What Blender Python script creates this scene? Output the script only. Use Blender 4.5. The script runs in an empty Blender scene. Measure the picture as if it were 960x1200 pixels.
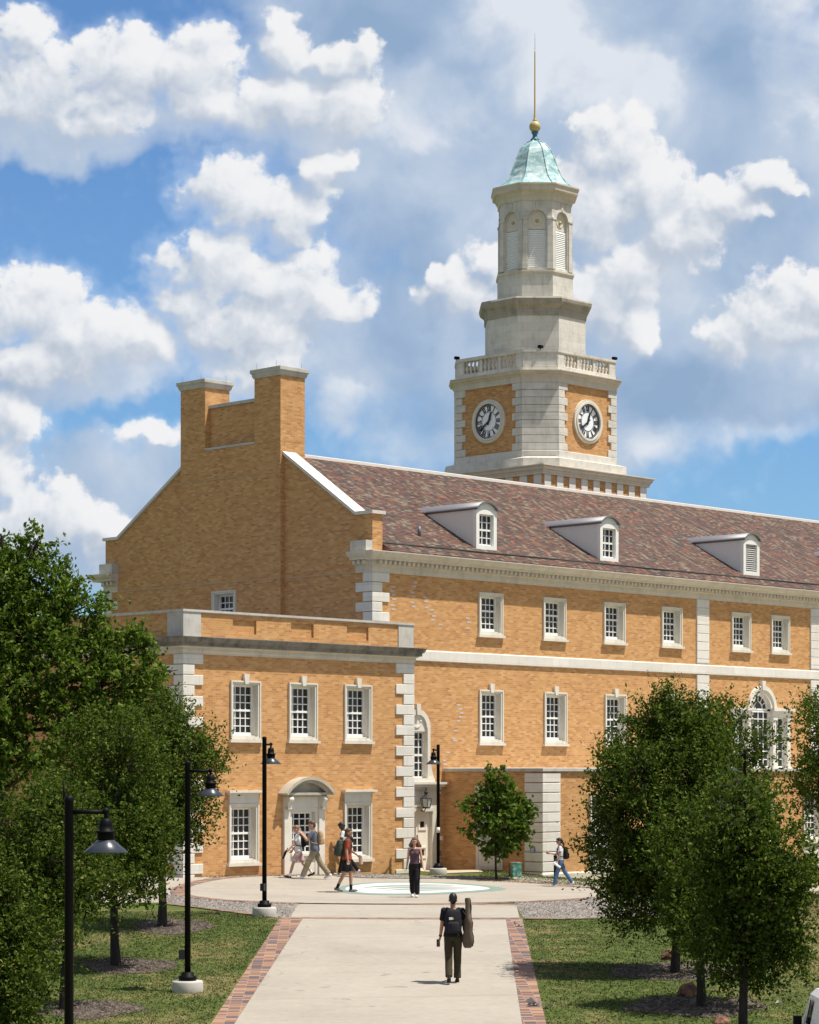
import bpy, bmesh, math, random
import numpy as np
from mathutils import Vector, Matrix
R = math.radians
rng = np.random.default_rng(7)
random.seed(7)
scene = bpy.context.scene
COL = scene.collection

# ------------------------------------------------------------------ frame of the place
# camera stands at (0, 0, CZ) looking along +Y; the building is turned 45.95 degrees
F_PX, HOR, CX, CZ = 2853.0, 905.0, 480.0, 3.55
TH = R(45.95)
U = Vector((math.cos(TH), math.sin(TH), 0)); V = Vector((-math.sin(TH), math.cos(TH), 0))
CORNER = Vector((-1.291, 84.64, 0))

def bw(s, t, z=0.0):
    return CORNER + U * s + V * t + Vector((0, 0, z))

def ss(a, b, x):
    k = np.clip((x - a) / (b - a), 0, 1)
    return k * k * (3 - 2 * k)

def gnd(x, y):
    x = np.asarray(x, float); y = np.asarray(y, float)
    z = -.045 * 8 * np.tanh(x / 8) * ss(70, 79, y)
    d = np.maximum(0, 58.9 - y)
    z = z - .055 * np.minimum(d, 17) - .018 * np.clip(d - 17, 0, 60)
    z = z + .24 * np.exp(-((x - 2.9) ** 2 + (y - 84.6) ** 2) / (2 * 1.9 ** 2))
    return z

def at(px, py):
    """ground point seen at a photo pixel"""
    lo, hi = 15., 250.
    for _ in range(50):
        m = (lo + hi) / 2
        if CZ - (py - HOR) / F_PX * m > float(gnd((px - CX) / F_PX * m, m)): lo = m
        else: hi = m
    return ((px - CX) / F_PX * m, m)

# ------------------------------------------------------------------ mesh builder
class MB:
    def __init__(self):
        self.v = []; self.f = []; self.m = []; self.sm = []
    def face(self, pts, m=0, smooth=False):
        b = len(self.v); self.v += [tuple(p) for p in pts]
        self.f.append(tuple(range(b, b + len(pts)))); self.m.append(m); self.sm.append(smooth)
    def mesh(self, verts, faces, m=0, smooth=False):
        b = len(self.v); self.v += [tuple(p) for p in verts]
        for f in faces:
            self.f.append(tuple(i + b for i in f)); self.m.append(m); self.sm.append(smooth)
    def box(self, x0, x1, y0, y1, z0, z1, m=0):
        if x0 > x1: x0, x1 = x1, x0
        if y0 > y1: y0, y1 = y1, y0
        if z0 > z1: z0, z1 = z1, z0
        vs = [(x0, y0, z0), (x1, y0, z0), (x1, y1, z0), (x0, y1, z0), (x0, y0, z1), (x1, y0, z1), (x1, y1, z1), (x0, y1, z1)]
        self.mesh(vs, [(0, 3, 2, 1), (4, 5, 6, 7), (0, 1, 5, 4), (1, 2, 6, 5), (2, 3, 7, 6), (3, 0, 4, 7)], m)
    def prism(self, poly, z0, z1, m=0, cap=True, mcap=None):
        n = len(poly)
        vs = [(p[0], p[1], z0) for p in poly] + [(p[0], p[1], z1) for p in poly]
        self.mesh(vs, [(i, (i + 1) % n, n + (i + 1) % n, n + i) for i in range(n)], m)
        if cap:
            mc = m if mcap is None else mcap
            self.face([vs[n + i] for i in range(n)], mc); self.face([vs[i] for i in reversed(range(n))], mc)
    def extrude_y(self, poly, y0, y1, m=0):
        """poly in (x, z), counter-clockwise seen from -y"""
        n = len(poly)
        vs = [(p[0], y0, p[1]) for p in poly] + [(p[0], y1, p[1]) for p in poly]
        self.mesh(vs, [tuple(range(n)), tuple(reversed(range(n, 2 * n)))] + [((i + 1) % n, i, n + i, n + (i + 1) % n) for i in range(n)], m)
    def sweep(self, path, prof, closed=False, m=0, caps=True):
        """path: (x, y) list, outward to the right of travel; prof: (out, z) list going up"""
        n = len(path); rings = []
        for i in range(n):
            p = Vector(path[i]).to_2d()
            if closed or 0 < i < n - 1:
                a = (p - Vector(path[i - 1]).to_2d()).normalized(); b = (Vector(path[(i + 1) % n]).to_2d() - p).normalized()
            elif i == 0: a = b = (Vector(path[1]).to_2d() - p).normalized()
            else: a = b = (p - Vector(path[i - 1]).to_2d()).normalized()
            na = Vector((a.y, -a.x)); nb = Vector((b.y, -b.x)); k = na + nb
            k = k / max(.2, (1 + na.dot(nb)))
            rings.append([(p.x + k.x * o, p.y + k.y * o, z) for o, z in prof])
        q = len(prof)
        for i in range(n if closed else n - 1):
            A = rings[i]; B = rings[(i + 1) % n]
            for j in range(q - 1):
                self.face([A[j], B[j], B[j + 1], A[j + 1]], m)
        if caps and not closed:
            self.face(rings[0], m); self.face(list(reversed(rings[-1])), m)
    def tube(self, pts, rad, n=8, m=0, smooth=True, cap=True):
        pts = [Vector(p) for p in pts]
        if not hasattr(rad, '__len__'): rad = [rad] * len(pts)
        rings = []; ref = None
        for i, p in enumerate(pts):
            d = (pts[min(i + 1, len(pts) - 1)] - pts[max(i - 1, 0)]).normalized()
            if ref is None: ref = Vector((0, 0, 1)) if abs(d.z) < .9 else Vector((1, 0, 0))
            x = (ref - d * ref.dot(d)).normalized(); ref = x; y = d.cross(x)
            rings.append([p + (x * math.cos(2 * math.pi * k / n) + y * math.sin(2 * math.pi * k / n)) * rad[i] for k in range(n)])
        vs = [q for r in rings for q in r]
        fs = [(i * n + k, i * n + (k + 1) % n, (i + 1) * n + (k + 1) % n, (i + 1) * n + k) for i in range(len(pts) - 1) for k in range(n)]
        self.mesh(vs, fs, m, smooth)
        if cap:
            self.face(list(reversed(rings[0])), m); self.face(rings[-1], m)
    def lathe(self, prof, n=16, c=(0, 0), m=0, smooth=True, rot=0.0):
        """prof: (r, z) going up"""
        vs = []; 
        for r, z in prof:
            vs += [(c[0] + r * math.cos(rot + 2 * math.pi * k / n), c[1] + r * math.sin(rot + 2 * math.pi * k / n), z) for k in range(n)]
        fs = [(i * n + k, i * n + (k + 1) % n, (i + 1) * n + (k + 1) % n, (i + 1) * n + k) for i in range(len(prof) - 1) for k in range(n)]
        self.mesh(vs, fs, m, smooth)
        if prof[0][0] > 1e-4: self.face(list(reversed(vs[:n])), m)
        if prof[-1][0] > 1e-4: self.face(vs[-n:], m)
    def ball(self, c, r, m=0, nu=12, nv=8, mat=None):
        if not hasattr(r, '__len__'): r = (r, r, r)
        vs = []
        for j in range(nv + 1):
            a = -math.pi / 2 + math.pi * j / nv
            for k in range(nu):
                p = Vector((math.cos(a) * math.cos(2 * math.pi * k / nu) * r[0], math.cos(a) * math.sin(2 * math.pi * k / nu) * r[1], math.sin(a) * r[2]))
                if mat is not None: p = mat @ p
                vs.append(p + Vector(c))
        self.mesh(vs, [(j * nu + k, j * nu + (k + 1) % nu, (j + 1) * nu + (k + 1) % nu, (j + 1) * nu + k) for j in range(nv) for k in range(nu)], m, True)
    def loft(self, rings, m=0, smooth=True, n=14, cap=True):
        """rings: (centre, rx, ry) horizontal ellipses"""
        vs = []
        for c, rx, ry in rings:
            vs += [(c[0] + rx * math.cos(2 * math.pi * k / n), c[1] + ry * math.sin(2 * math.pi * k / n), c[2]) for k in range(n)]
        self.mesh(vs, [(i * n + k, i * n + (k + 1) % n, (i + 1) * n + (k + 1) % n, (i + 1) * n + k) for i in range(len(rings) - 1) for k in range(n)], m, smooth)
        if cap:
            self.face(list(reversed(vs[:n])), m); self.face(vs[-n:], m)
    def build(self, name, mats, parent=None, loc=None, rotz=None, weld=True):
        me = bpy.data.meshes.new(name)
        me.from_pydata([tuple(p) for p in self.v], [], self.f)
        if not isinstance(mats, (list, tuple)): mats = [mats]
        for mt in mats: me.materials.append(mt)
        me.polygons.foreach_set('material_index', self.m)
        me.polygons.foreach_set('use_smooth', self.sm)
        uv = me.uv_layers.new(name='UVMap'); Z = Vector((0, 0, 1))
        for p in me.polygons:
            n = p.normal
            if abs(n.z) > .97: a, b = Vector((1, 0, 0)), Vector((0, 1, 0))
            else:
                a = Z.cross(n).normalized(); b = n.cross(a)
            for li in p.loop_indices:
                co = me.vertices[me.loops[li].vertex_index].co
                uv.data[li].uv = (co.dot(a), co.dot(b))
        if weld:
            bm = bmesh.new(); bm.from_mesh(me)
            bmesh.ops.remove_doubles(bm, verts=bm.verts, dist=1e-5)
            bm.to_mesh(me); bm.free()
        o = bpy.data.objects.new(name, me); COL.objects.link(o)
        if parent is not None: o.parent = parent
        if loc is not None: o.location = loc
        if rotz is not None: o.rotation_euler = (0, 0, rotz)
        return o

def fastmesh(name, verts, faces, mats, parent=None, mi=None, smooth=False):
    """numpy quads or triangles"""
    me = bpy.data.meshes.new(name); nf, k = faces.shape
    me.vertices.add(len(verts)); me.vertices.foreach_set('co', np.asarray(verts, np.float32).ravel())
    me.loops.add(nf * k); me.loops.foreach_set('vertex_index', faces.astype(np.int32).ravel())
    me.polygons.add(nf); me.polygons.foreach_set('loop_start', np.arange(0, nf * k, k, dtype=np.int32))
    if not isinstance(mats, (list, tuple)): mats = [mats]
    for mt in mats: me.materials.append(mt)
    if mi is not None: me.polygons.foreach_set('material_index', mi.astype(np.int32))
    if smooth: me.polygons.foreach_set('use_smooth', np.ones(nf, bool))
    me.update(calc_edges=True); me.validate()
    o = bpy.data.objects.new(name, me); COL.objects.link(o)
    if parent is not None: o.parent = parent
    return o

def tag(o, label=None, cat=None, group=None, kind=None):
    if label: o['label'] = label
    if cat: o['category'] = cat
    if group: o['group'] = group
    if kind: o['kind'] = kind
    return o

def thing(name, label, cat, loc=(0, 0, 0), rotz=0.0, group=None):
    o = bpy.data.objects.new(name, None); COL.objects.link(o)
    o.location = loc; o.rotation_euler = (0, 0, rotz); o.empty_display_size = .3
    return tag(o, label, cat, group)

def copy_tree(o, parent=None):
    c = o.copy(); COL.objects.link(c)
    if parent is not None: c.parent = parent
    for ch in o.children: copy_tree(ch, c)
    return c

# ------------------------------------------------------------------ node helpers
class NT:
    def __init__(self, nt): self.nt = nt
    def n(self, t, **k):
        x = self.nt.nodes.new(t)
        for a, b in k.items(): setattr(x, a, b)
        return x
    def link(self, a, b): self.nt.links.new(a, b)
    def put(self, sock, val):
        if isinstance(val, bpy.types.NodeSocket): self.link(val, sock)
        else: sock.default_value = val
    def m(self, op, a, b=None, c=None, clamp=False):
        x = self.n('ShaderNodeMath', operation=op); x.use_clamp = clamp
        for i, q in enumerate((a, b, c)):
            if q is not None: self.put(x.inputs[i], q)
        return x.outputs[0]
    def vm(self, op, a, b=None, c=None):
        x = self.n('ShaderNodeVectorMath', operation=op)
        for i, q in enumerate((a, b, c)):
            if q is not None: self.put(x.inputs[i], q)
        return x.outputs['Value'] if op in ('DOT_PRODUCT', 'LENGTH') else x.outputs[0]
    def mix(self, f, a, b, mode='MIX'):
        x = self.n('ShaderNodeMix', data_type='RGBA', blend_type=mode)
        self.put(x.inputs[0], f); self.put(x.inputs[6], a); self.put(x.inputs[7], b)
        return x.outputs[2]
    def ramp(self, f, stops, mode='LINEAR'):
        x = self.n('ShaderNodeValToRGB'); x.color_ramp.interpolation = mode
        e = x.color_ramp.elements
        while len(e) < len(stops): e.new(.5)
        for i, (p, c) in enumerate(stops):
            e[i].position = p; e[i].color = tuple(c) + (1,) if len(c) == 3 else c
        self.link(f, x.inputs[0]); return x.outputs[0]
    def noise(self, vec, scale, detail=3, rough=.55, dist=0.0, out='Fac', dim='3D'):
        x = self.n('ShaderNodeTexNoise', noise_dimensions=dim); self.link(vec, x.inputs['Vector'])
        x.inputs['Scale'].default_value = scale; x.inputs['Detail'].default_value = detail
        x.inputs['Roughness'].default_value = rough; x.inputs['Distortion'].default_value = dist
        return x.outputs[out]
    def sstep(self, a, b, x):
        y = self.n('ShaderNodeMapRange', interpolation_type='SMOOTHSTEP'); self.put(y.inputs[0], x)
        y.inputs[1].default_value = a; y.inputs[2].default_value = b
        return y.outputs[0]
    def cells(self, w, h, gw, gh, half=True):
        """running-bond cells on the metric UV: random value, second random, joint mask, row fraction"""
        uv = self.n('ShaderNodeUVMap').outputs[0]; sp = self.n('ShaderNodeSeparateXYZ'); self.link(uv, sp.inputs[0])
        r = self.m('DIVIDE', sp.outputs[1], h); row = self.m('FLOOR', r); fr = self.m('SUBTRACT', r, row)
        off = self.m('MULTIPLY', self.m('FLOORED_MODULO', row, 2.0), .5) if half else 0.0
        c = self.m('ADD', self.m('DIVIDE', sp.outputs[0], w), off); col = self.m('FLOOR', c); fc = self.m('SUBTRACT', c, col)
        cb = self.n('ShaderNodeCombineXYZ'); self.link(col, cb.inputs[0]); self.link(row, cb.inputs[1])
        wn = self.n('ShaderNodeTexWhiteNoise', noise_dimensions='2D'); self.link(cb.outputs[0], wn.inputs['Vector'])
        sc = self.n('ShaderNodeSeparateColor'); self.link(wn.outputs['Color'], sc.inputs[0])
        j = self.m('MAXIMUM', self.m('LESS_THAN', fr, gh / h), self.m('LESS_THAN', fc, gw / w))
        return sc.outputs[0], sc.outputs[1], j, fr, uv

def material(name):
    mt = bpy.data.materials.new(name); mt.use_nodes = True
    nt = mt.node_tree; nt.nodes.clear()
    g = NT(nt); out = g.n('ShaderNodeOutputMaterial'); b = g.n('ShaderNodeBsdfPrincipled')
    g.link(b.outputs[0], out.inputs[0])
    return mt, g, b, out

def bump(g, b, h, strength=.3, dist=.01):
    x = g.n('ShaderNodeBump'); x.inputs['Strength'].default_value = strength; x.inputs['Distance'].default_value = dist
    g.link(h, x.inputs['Height']); g.link(x.outputs[0], b.inputs['Normal'])

def objco(g): return g.n('ShaderNodeTexCoord').outputs['Object']

def plain(name, col, rough=.6, metal=0.0, var=.12, scale=8.0, spec=.5):
    mt, g, b, _ = material(name)
    nz = g.noise(objco(g), scale, 4)
    f = g.m('MULTIPLY_ADD', nz, var * 2, 1 - var)
    b.inputs['Base Color'].default_value = (*col, 1)
    vm = g.vm('MULTIPLY', tuple(col), None)
    cb = vm.node; g.link(f, cb.inputs[1]); g.link(vm, b.inputs['Base Color'])
    b.inputs['Roughness'].default_value = rough; b.inputs['Metallic'].default_value = metal
    b.inputs['Specular IOR Level'].default_value = spec
    return mt

def brick_mat(name, dark=0.0):
    mt, g, b, _ = material(name)
    r1, r2, j, fr, uv = g.cells(.213, .0715, .012, .012)
    c = g.ramp(r1, [(0, (.44, .21, .075)), (.13, (.49, .25, .09)), (.35, (.53, .275, .102)), (.7, (.565, .30, .115)), (1, (.62, .36, .16))])
    c = g.mix(g.m('MULTIPLY', g.m('LESS_THAN', r2, .08), .42), c, (.33, .135, .07, 1))
    c = g.mix(g.m('MULTIPLY', j, .45), c, (.58, .45, .30, 1))
    big = g.noise(objco(g), .25, 4); c = g.mix(g.m('MULTIPLY', g.sstep(.45, .75, big), .12), c, (.42, .21, .085, 1))
    st = g.noise(g.vm('MULTIPLY', objco(g), (1.0, 1.0, .13)), 1.0, 5, .65)
    c = g.mix(g.m('MULTIPLY', g.sstep(.56, .80, st), .22), c, (.25, .15, .085, 1))
    g.link(c, b.inputs['Base Color']); b.inputs['Roughness'].default_value = .85
    b.inputs['Specular IOR Level'].default_value = .25
    bump(g, b, g.m('SUBTRACT', 1, j), .35, .008)
    return mt

def stone_mat(name, col, bw_=.95, bh=.42, stain=.35, stain_col=(.16, .15, .13), joint=.5, seed=0.0):
    mt, g, b, _ = material(name)
    r1, r2, j, fr, uv = g.cells(bw_, bh, .014, .014)
    oc = objco(g)
    c = g.mix(g.m('MULTIPLY', r1, .5), (*col, 1), (col[0] * .82, col[1] * .80, col[2] * .76, 1))
    n1 = g.noise(oc, 2.2, 6, .62); c = g.mix(g.m('MULTIPLY', g.sstep(.42, .72, n1), stain), c, (*stain_col, 1))
    n2 = g.noise(g.vm('MULTIPLY', oc, (4, 4, .5)), 1.0, 5, .6); c = g.mix(g.m('MULTIPLY', g.sstep(.5, .78, n2), stain), c, (*stain_col, 1))
    c = g.mix(g.m('MULTIPLY', j, joint), c, (col[0] * .45, col[1] * .43, col[2] * .4, 1))
    g.link(c, b.inputs['Base Color']); b.inputs['Roughness'].default_value = .8; b.inputs['Specular IOR Level'].default_value = .3
    gs = g.noise(g.vm('MULTIPLY', oc, (7, 7, .35)), 1.0, 5, .65); c2_ = g.mix(g.m('MULTIPLY', g.sstep(.54, .74, gs), min(.6, stain * 1.6)), c, (*[k_ * .62 for k_ in col], 1)); g.link(c2_, b.inputs['Base Color'])
    bump(g, b, g.noise(oc, 40, 4), .15, .006)
    return mt

def roof_mat(name, rh=.15):
    mt, g, b, _ = material(name)
    r1, r2, j, fr, uv = g.cells(.19, rh, .012, .006)
    reg = g.noise(objco(g), .45, 3)
    k = g.m('ADD', g.m('MULTIPLY', r1, .88), g.m('MULTIPLY', reg, .16), clamp=True)
    c = g.ramp(k, [(0, (.036, .021, .018)), (.14, (.068, .038, .030)), (.28, (.105, .050, .036)), (.42, (.185, .155, .100)), (.50, (.048, .029, .024)), (.60, (.130, .056, .037)), (.70, (.22, .185, .122)), (.76, (.115, .055, .037)), (.88, (.22, .075, .038)), (.95, (.31, .09, .04))], 'CONSTANT')
    c = g.mix(g.m('MULTIPLY', r2, .12), c, (.09, .07, .06, 1))
    c = g.mix(g.m('MULTIPLY', j, .75), c, (.014, .011, .011, 1))
    br = g.noise(g.vm('MULTIPLY', objco(g), (.8, .25, .25)), 1.0, 5, .6); c = g.mix(g.m('MULTIPLY', g.sstep(.5, .75, br), .35), c, (.05, .04, .036, 1))
    g.link(c, b.inputs['Base Color']); b.inputs['Roughness'].default_value = .7
    bump(g, b, g.m('ADD', g.m('SUBTRACT', 1, fr), g.m('MULTIPLY', r2, .4)), .6, .03)
    return mt

M = {}
M['brick'] = brick_mat('tan brick')
M['stone'] = stone_mat('pale cast stone', (.74, .715, .66), stain=.10, joint=.35)
M['trim'] = stone_mat('window stone', (.73, .695, .615), 3.0, 3.0, stain=.12, joint=0)
M['cornice'] = stone_mat('weathered cornice stone', (.68, .62, .52), 1.3, 3.0, stain=.2, joint=.35)
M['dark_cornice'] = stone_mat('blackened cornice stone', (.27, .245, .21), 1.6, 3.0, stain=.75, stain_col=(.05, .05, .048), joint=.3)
M['grey_stone'] = stone_mat('grey weathered stone', (.54, .52, .48), 1.2, 3.0, stain=.3, joint=.3)
M['tower_stone'] = stone_mat('tower limestone', (.70, .67, .61), .95, .36, stain=.26, joint=.4)
M['ridge'] = plain('white ridge cap', (.62, .58, .53), .6, var=.15)
M['white'] = plain('white paint', (.83, .82, .78), .45, var=.06)
M['dormer'] = plain('pale grey painted boards', (.76, .76, .75), .55, var=.06)
M['lead'] = plain('grey lead sheet', (.15, .145, .165), .45, var=.15)
M['door'] = plain('cream door paint', (.84, .78, .68), .45, var=.05)
M['black'] = plain('black powder coat', (.003, .003, .0035), .55, var=.2, spec=.12)
M['tcornice'] = stone_mat('streaked tower cornice', (.42, .385, .32), 1.3, 3.0, stain=.55, joint=.35)
M['faint'] = plain('faint mortar line', (.50, .36, .22), .9)
M['hood'] = stone_mat('grey hood stone', (.47, .43, .35), 3.0, 3.0, stain=.3, joint=0)
M['shade_blue'] = plain('dark blue grey enamel', (.035, .042, .055), .3, var=.2)
M['iron'] = plain('dark iron', (.02, .02, .02), .5)
M['gold'] = plain('dull gold paint', (.50, .38, .16), .45, var=.15)
M['conc'] = plain('cast concrete', (.46, .44, .40), .85, var=.2, scale=5)
M['louver'] = plain('grey white louvre', (.82, .82, .80), .5, var=.06)
M['cream'] = plain('cream panel', (.70, .64, .54), .6, var=.08)
M['dial'] = plain('white clock dial', (.90, .91, .93), .35, var=.03)
M['ink'] = plain('black clock paint', (.012, .012, .014), .4)

def glass_mat():
    mt, g, b, _ = material('dark window glass')
    nz = g.noise(objco(g), 1.3, 2)
    c = g.ramp(nz, [(.3, (.006, .007, .01)), (.7, (.02, .024, .032))])
    g.link(c, b.inputs['Base Color']); b.inputs['Roughness'].default_value = .06
    b.inputs['IOR'].default_value = 1.5; oi = g.n('ShaderNodeObjectInfo'); c3_ = g.mix(g.m('MULTIPLY', oi.outputs['Random'], .5), c, (.035, .042, .055, 1)); g.link(c3_, b.inputs['Base Color']); bump(g, b, g.noise(objco(g), 4.0, 3), .22, .03)
    return mt
M['glass'] = glass_mat()

def copper_mat():
    mt, g, b, _ = material('green copper patina')
    oc = objco(g)
    n = g.noise(g.vm('MULTIPLY', oc, (1.2, 1.2, 3.0)), 1.6, 6, .65)
    c = g.ramp(n, [(.28, (.10, .24, .26)), (.44, (.21, .38, .40)), (.54, (.36, .51, .52)), (.66, (.60, .68, .68))])
    w = g.noise(oc, 3.0, 5, .7); c = g.mix(g.m('MULTIPLY', g.sstep(.50, .64, w), .55), c, (.74, .76, .76, 1))
    g.link(c, b.inputs['Base Color']); b.inputs['Roughness'].default_value = .55
    sp = g.n('ShaderNodeSeparateXYZ'); g.link(oc, sp.inputs[0])
    bump(g, b, g.m('FRACT', g.m('MULTIPLY', sp.outputs[2], 4.0)), .15, .02)
    return mt
M['copper'] = copper_mat()
# ------------------------------------------------------------------ ground
def grass_nodes(g, blades=False):
    oc = objco(g)
    n1 = g.noise(oc, .28, 5, .6); n2 = g.noise(oc, 1.1, 5, .65); n3 = g.noise(oc, 26.0, 4, .7)
    k = g.m('ADD', g.m('MULTIPLY', n1, .5), g.m('MULTIPLY', n2, .5))
    dry = g.sstep(.48, .62, k)
    green = g.ramp(n3, [(.25, (.054, .076, .016)), (.5, (.078, .105, .025)), (.75, (.108, .135, .040))])
    straw = g.ramp(n3, [(.25, (.15, .125, .052)), (.5, (.235, .19, .085)), (.8, (.34, .275, .14))])
    # the worn, straw-coloured strip along the far right of the lawn
    sp = g.n('ShaderNodeSeparateXYZ'); g.link(oc, sp.inputs[0])
    far = g.m('MULTIPLY', g.sstep(6.8, 9.0, sp.outputs[0]), g.sstep(40, 50, sp.outputs[1]))
    n5 = g.noise(g.vm('MULTIPLY', oc, (60, 60, 60)), 1.0, 2, .6)
    edge = g.m('MULTIPLY', g.sstep(.5, .62, n2), .35)
    return g.mix(g.m('MAXIMUM', g.m('MULTIPLY', dry, .68), g.m('MULTIPLY', far, g.m('MULTIPLY_ADD', n2, 1.2, .1)), clamp=True), green, straw), n3, edge

def grass_mat():
    mt, g, b, _ = material('mown lawn')
    c, n3, e = grass_nodes(g); g.link(c, b.inputs['Base Color']); b.inputs['Roughness'].default_value = .95
    b.inputs['Specular IOR Level'].default_value = .1
    bump(g, b, n3, .4, .03); return mt
M['grass'] = grass_mat()

def blade_mat():
    mt, g, b, out = material('grass blades')
    c, n3, e = grass_nodes(g, True)
    g.link(c, b.inputs['Base Color']); b.inputs['Roughness'].default_value = .7; b.inputs['Specular IOR Level'].default_value = .2
    return mt
M['blade'] = blade_mat()

def pave_mat():
    mt, g, b, _ = material('broom finished concrete')
    oc = objco(g); sp = g.n('ShaderNodeSeparateXYZ'); g.link(oc, sp.inputs[0])
    n1 = g.noise(oc, .45, 6, .6); n2 = g.noise(oc, 6.0, 5, .6)
    c = g.ramp(n1, [(.3, (.30, .265, .218)), (.5, (.36, .32, .265)), (.72, (.405, .362, .305))])
    c = g.mix(.35, c, g.ramp(n2, [(.3, (.255, .23, .195)), (.7, (.375, .345, .30))]))
    n4 = g.noise(g.vm('MULTIPLY', oc, (.3, 2.2, 1)), 1.0, 4, .6); c = g.mix(g.m('MULTIPLY', g.sstep(.52, .75, n4), .2), c, (.27, .25, .22, 1))
    y = g.m('ADD', sp.outputs[1], g.m('MULTIPLY', sp.outputs[0], -.12))
    ln = g.m('LESS_THAN', g.m('FLOORED_MODULO', y, 4.6), .03)
    c = g.mix(g.m('MULTIPLY', ln, .6), c, (.16, .15, .13, 1))
    vor = g.n('ShaderNodeTexVoronoi', feature='DISTANCE_TO_EDGE'); vor.inputs['Scale'].default_value = .16; g.link(g.vm('ADD', oc, g.vm('MULTIPLY', g.noise(oc, .8, 4, .6, out='Color'), (1.6, 1.6, 0))), vor.inputs['Vector'])
    c = g.mix(g.m('MULTIPLY', g.m('LESS_THAN', vor.outputs['Distance'], .0022), .35), c, (.13, .12, .10, 1))
    spk = g.noise(oc, 2.4, 2, .4); c = g.mix(g.m('MULTIPLY', g.sstep(.70, .73, spk), .45), c, (.14, .125, .11, 1))
    g.link(c, b.inputs['Base Color']); b.inputs['Roughness'].default_value = .85; b.inputs['Specular IOR Level'].default_value = .25
    bump(g, b, n2, .1, .01); return mt
M['pave'] = pave_mat()

def paver_mat(name, w=.22, h=.11):
    mt, g, b, _ = material(name)
    r1, r2, j, fr, uv = g.cells(w, h, .010, .010, False)
    c = g.ramp(r1, [(0, (.055, .045, .062)), (.22, (.085, .062, .075)), (.32, (.23, .115, .072)), (.5, (.31, .165, .098)), (.72, (.36, .205, .125)), (.86, (.19, .085, .06)), (1, (.30, .21, .15))], 'CONSTANT')
    c = g.mix(g.m('MULTIPLY', j, .6), c, (.34, .28, .22, 1))
    n = g.noise(objco(g), 5, 4); c = g.mix(g.m('MULTIPLY', n, .25), c, (.22, .16, .12, 1))
    g.link(c, b.inputs['Base Color']); b.inputs['Roughness'].default_value = .85; return mt
M['paver'] = paver_mat('clay pavers')

def gravel_mat(name, cols):
    mt, g, b, _ = material(name)
    oc = objco(g); v = g.n('ShaderNodeTexVoronoi'); g.link(oc, v.inputs['Vector']); v.inputs['Scale'].default_value = 16
    sc = g.n('ShaderNodeSeparateColor'); g.link(v.outputs['Color'], sc.inputs[0])
    c = g.ramp(sc.outputs[0], cols); n = g.noise(oc, 1.2, 4); c = g.mix(g.m('MULTIPLY', n, .5), c, cols[0][1] + (1,))
    g.link(c, b.inputs['Base Color']); b.inputs['Roughness'].default_value = .95; b.inputs['Specular IOR Level'].default_value = .2
    bump(g, b, v.outputs['Distance'], .8, .04); return mt
M['gravel'] = gravel_mat('grey gravel', [(0, (.15, .13, .115)), (.5, (.27, .24, .215)), (1, (.42, .385, .35))])
M['mulch'] = gravel_mat('bark mulch', [(0, (.05, .038, .03)), (.5, (.105, .085, .068)), (1, (.21, .175, .145))])

# one ground sheet out to the horizon
xs = np.concatenate([-np.geomspace(1800, 34, 16), np.arange(-32, 45, 1.0), np.geomspace(46, 1800, 16)])
ys = np.concatenate([-np.geomspace(300, 6, 6), np.arange(-4, 18, 4.0), np.arange(18, 112, 1.0), np.geomspace(114, 2500, 18)])
gx, gy = np.meshgrid(xs, ys); gz = gnd(gx, gy)
nx, ny = len(xs), len(ys)
ii = (np.arange(ny - 1)[:, None] * nx + np.arange(nx - 1)[None, :]).ravel()
tag(fastmesh('ground', np.stack([gx.ravel(), gy.ravel(), gz.ravel()], 1), np.stack([ii, ii + 1, ii + nx + 1, ii + nx], 1), M['grass'], smooth=True), kind='structure')

def drape(name, polys, off, mat, cell=1.0, uvdir=None, kind='structure', build=True, parent=None):
    """flat polygons cut on a grid and laid on the ground, off metres above it"""
    bm = bmesh.new()
    for poly in polys:
        bm.faces.new([bm.verts.new((p[0], p[1], 0)) for p in poly])
    bmesh.ops.triangulate(bm, faces=bm.faces)
    X = [v.co.x for v in bm.verts]; Y = [v.co.y for v in bm.verts]
    for ax, lo, hi in ((0, min(X), max(X)), (1, min(Y), max(Y))):
        k = math.ceil(lo / cell) * cell
        while k < hi:
            co = [0, 0, 0]; co[ax] = k; no = [0, 0, 0]; no[ax] = 1
            bmesh.ops.bisect_plane(bm, geom=bm.verts[:] + bm.edges[:] + bm.faces[:], plane_co=co, plane_no=no)
            k += cell
    bmesh.ops.triangulate(bm, faces=bm.faces)
    for f in bm.faces:
        if f.normal.z < 0: f.normal_flip()
    zz = gnd([v.co.x for v in bm.verts], [v.co.y for v in bm.verts])
    for v, z in zip(bm.verts, zz): v.co.z = float(z) + off
    uvl = bm.loops.layers.uv.new('UVMap')
    d = Vector(uvdir or (1, 0)).normalized(); e = Vector((-d.y, d.x))
    for f in bm.faces:
        for l in f.loops:
            q = Vector((l.vert.co.x, l.vert.co.y)); l[uvl].uv = (q.dot(d), q.dot(e))
    me = bpy.data.meshes.new(name); bm.to_mesh(me); bm.free(); me.materials.append(mat)
    o = bpy.data.objects.new(name, me); COL.objects.link(o)
    if parent: o.parent = parent
    if kind: o['kind'] = kind
    return o

def ell(cx, cy, rx, ry, n=64, sh=0.0):
    return [(cx + rx * math.cos(2 * math.pi * k / n), cy + ry * math.sin(2 * math.pi * k / n) + sh * rx * math.cos(2 * math.pi * k / n)) for k in range(n)]

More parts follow.
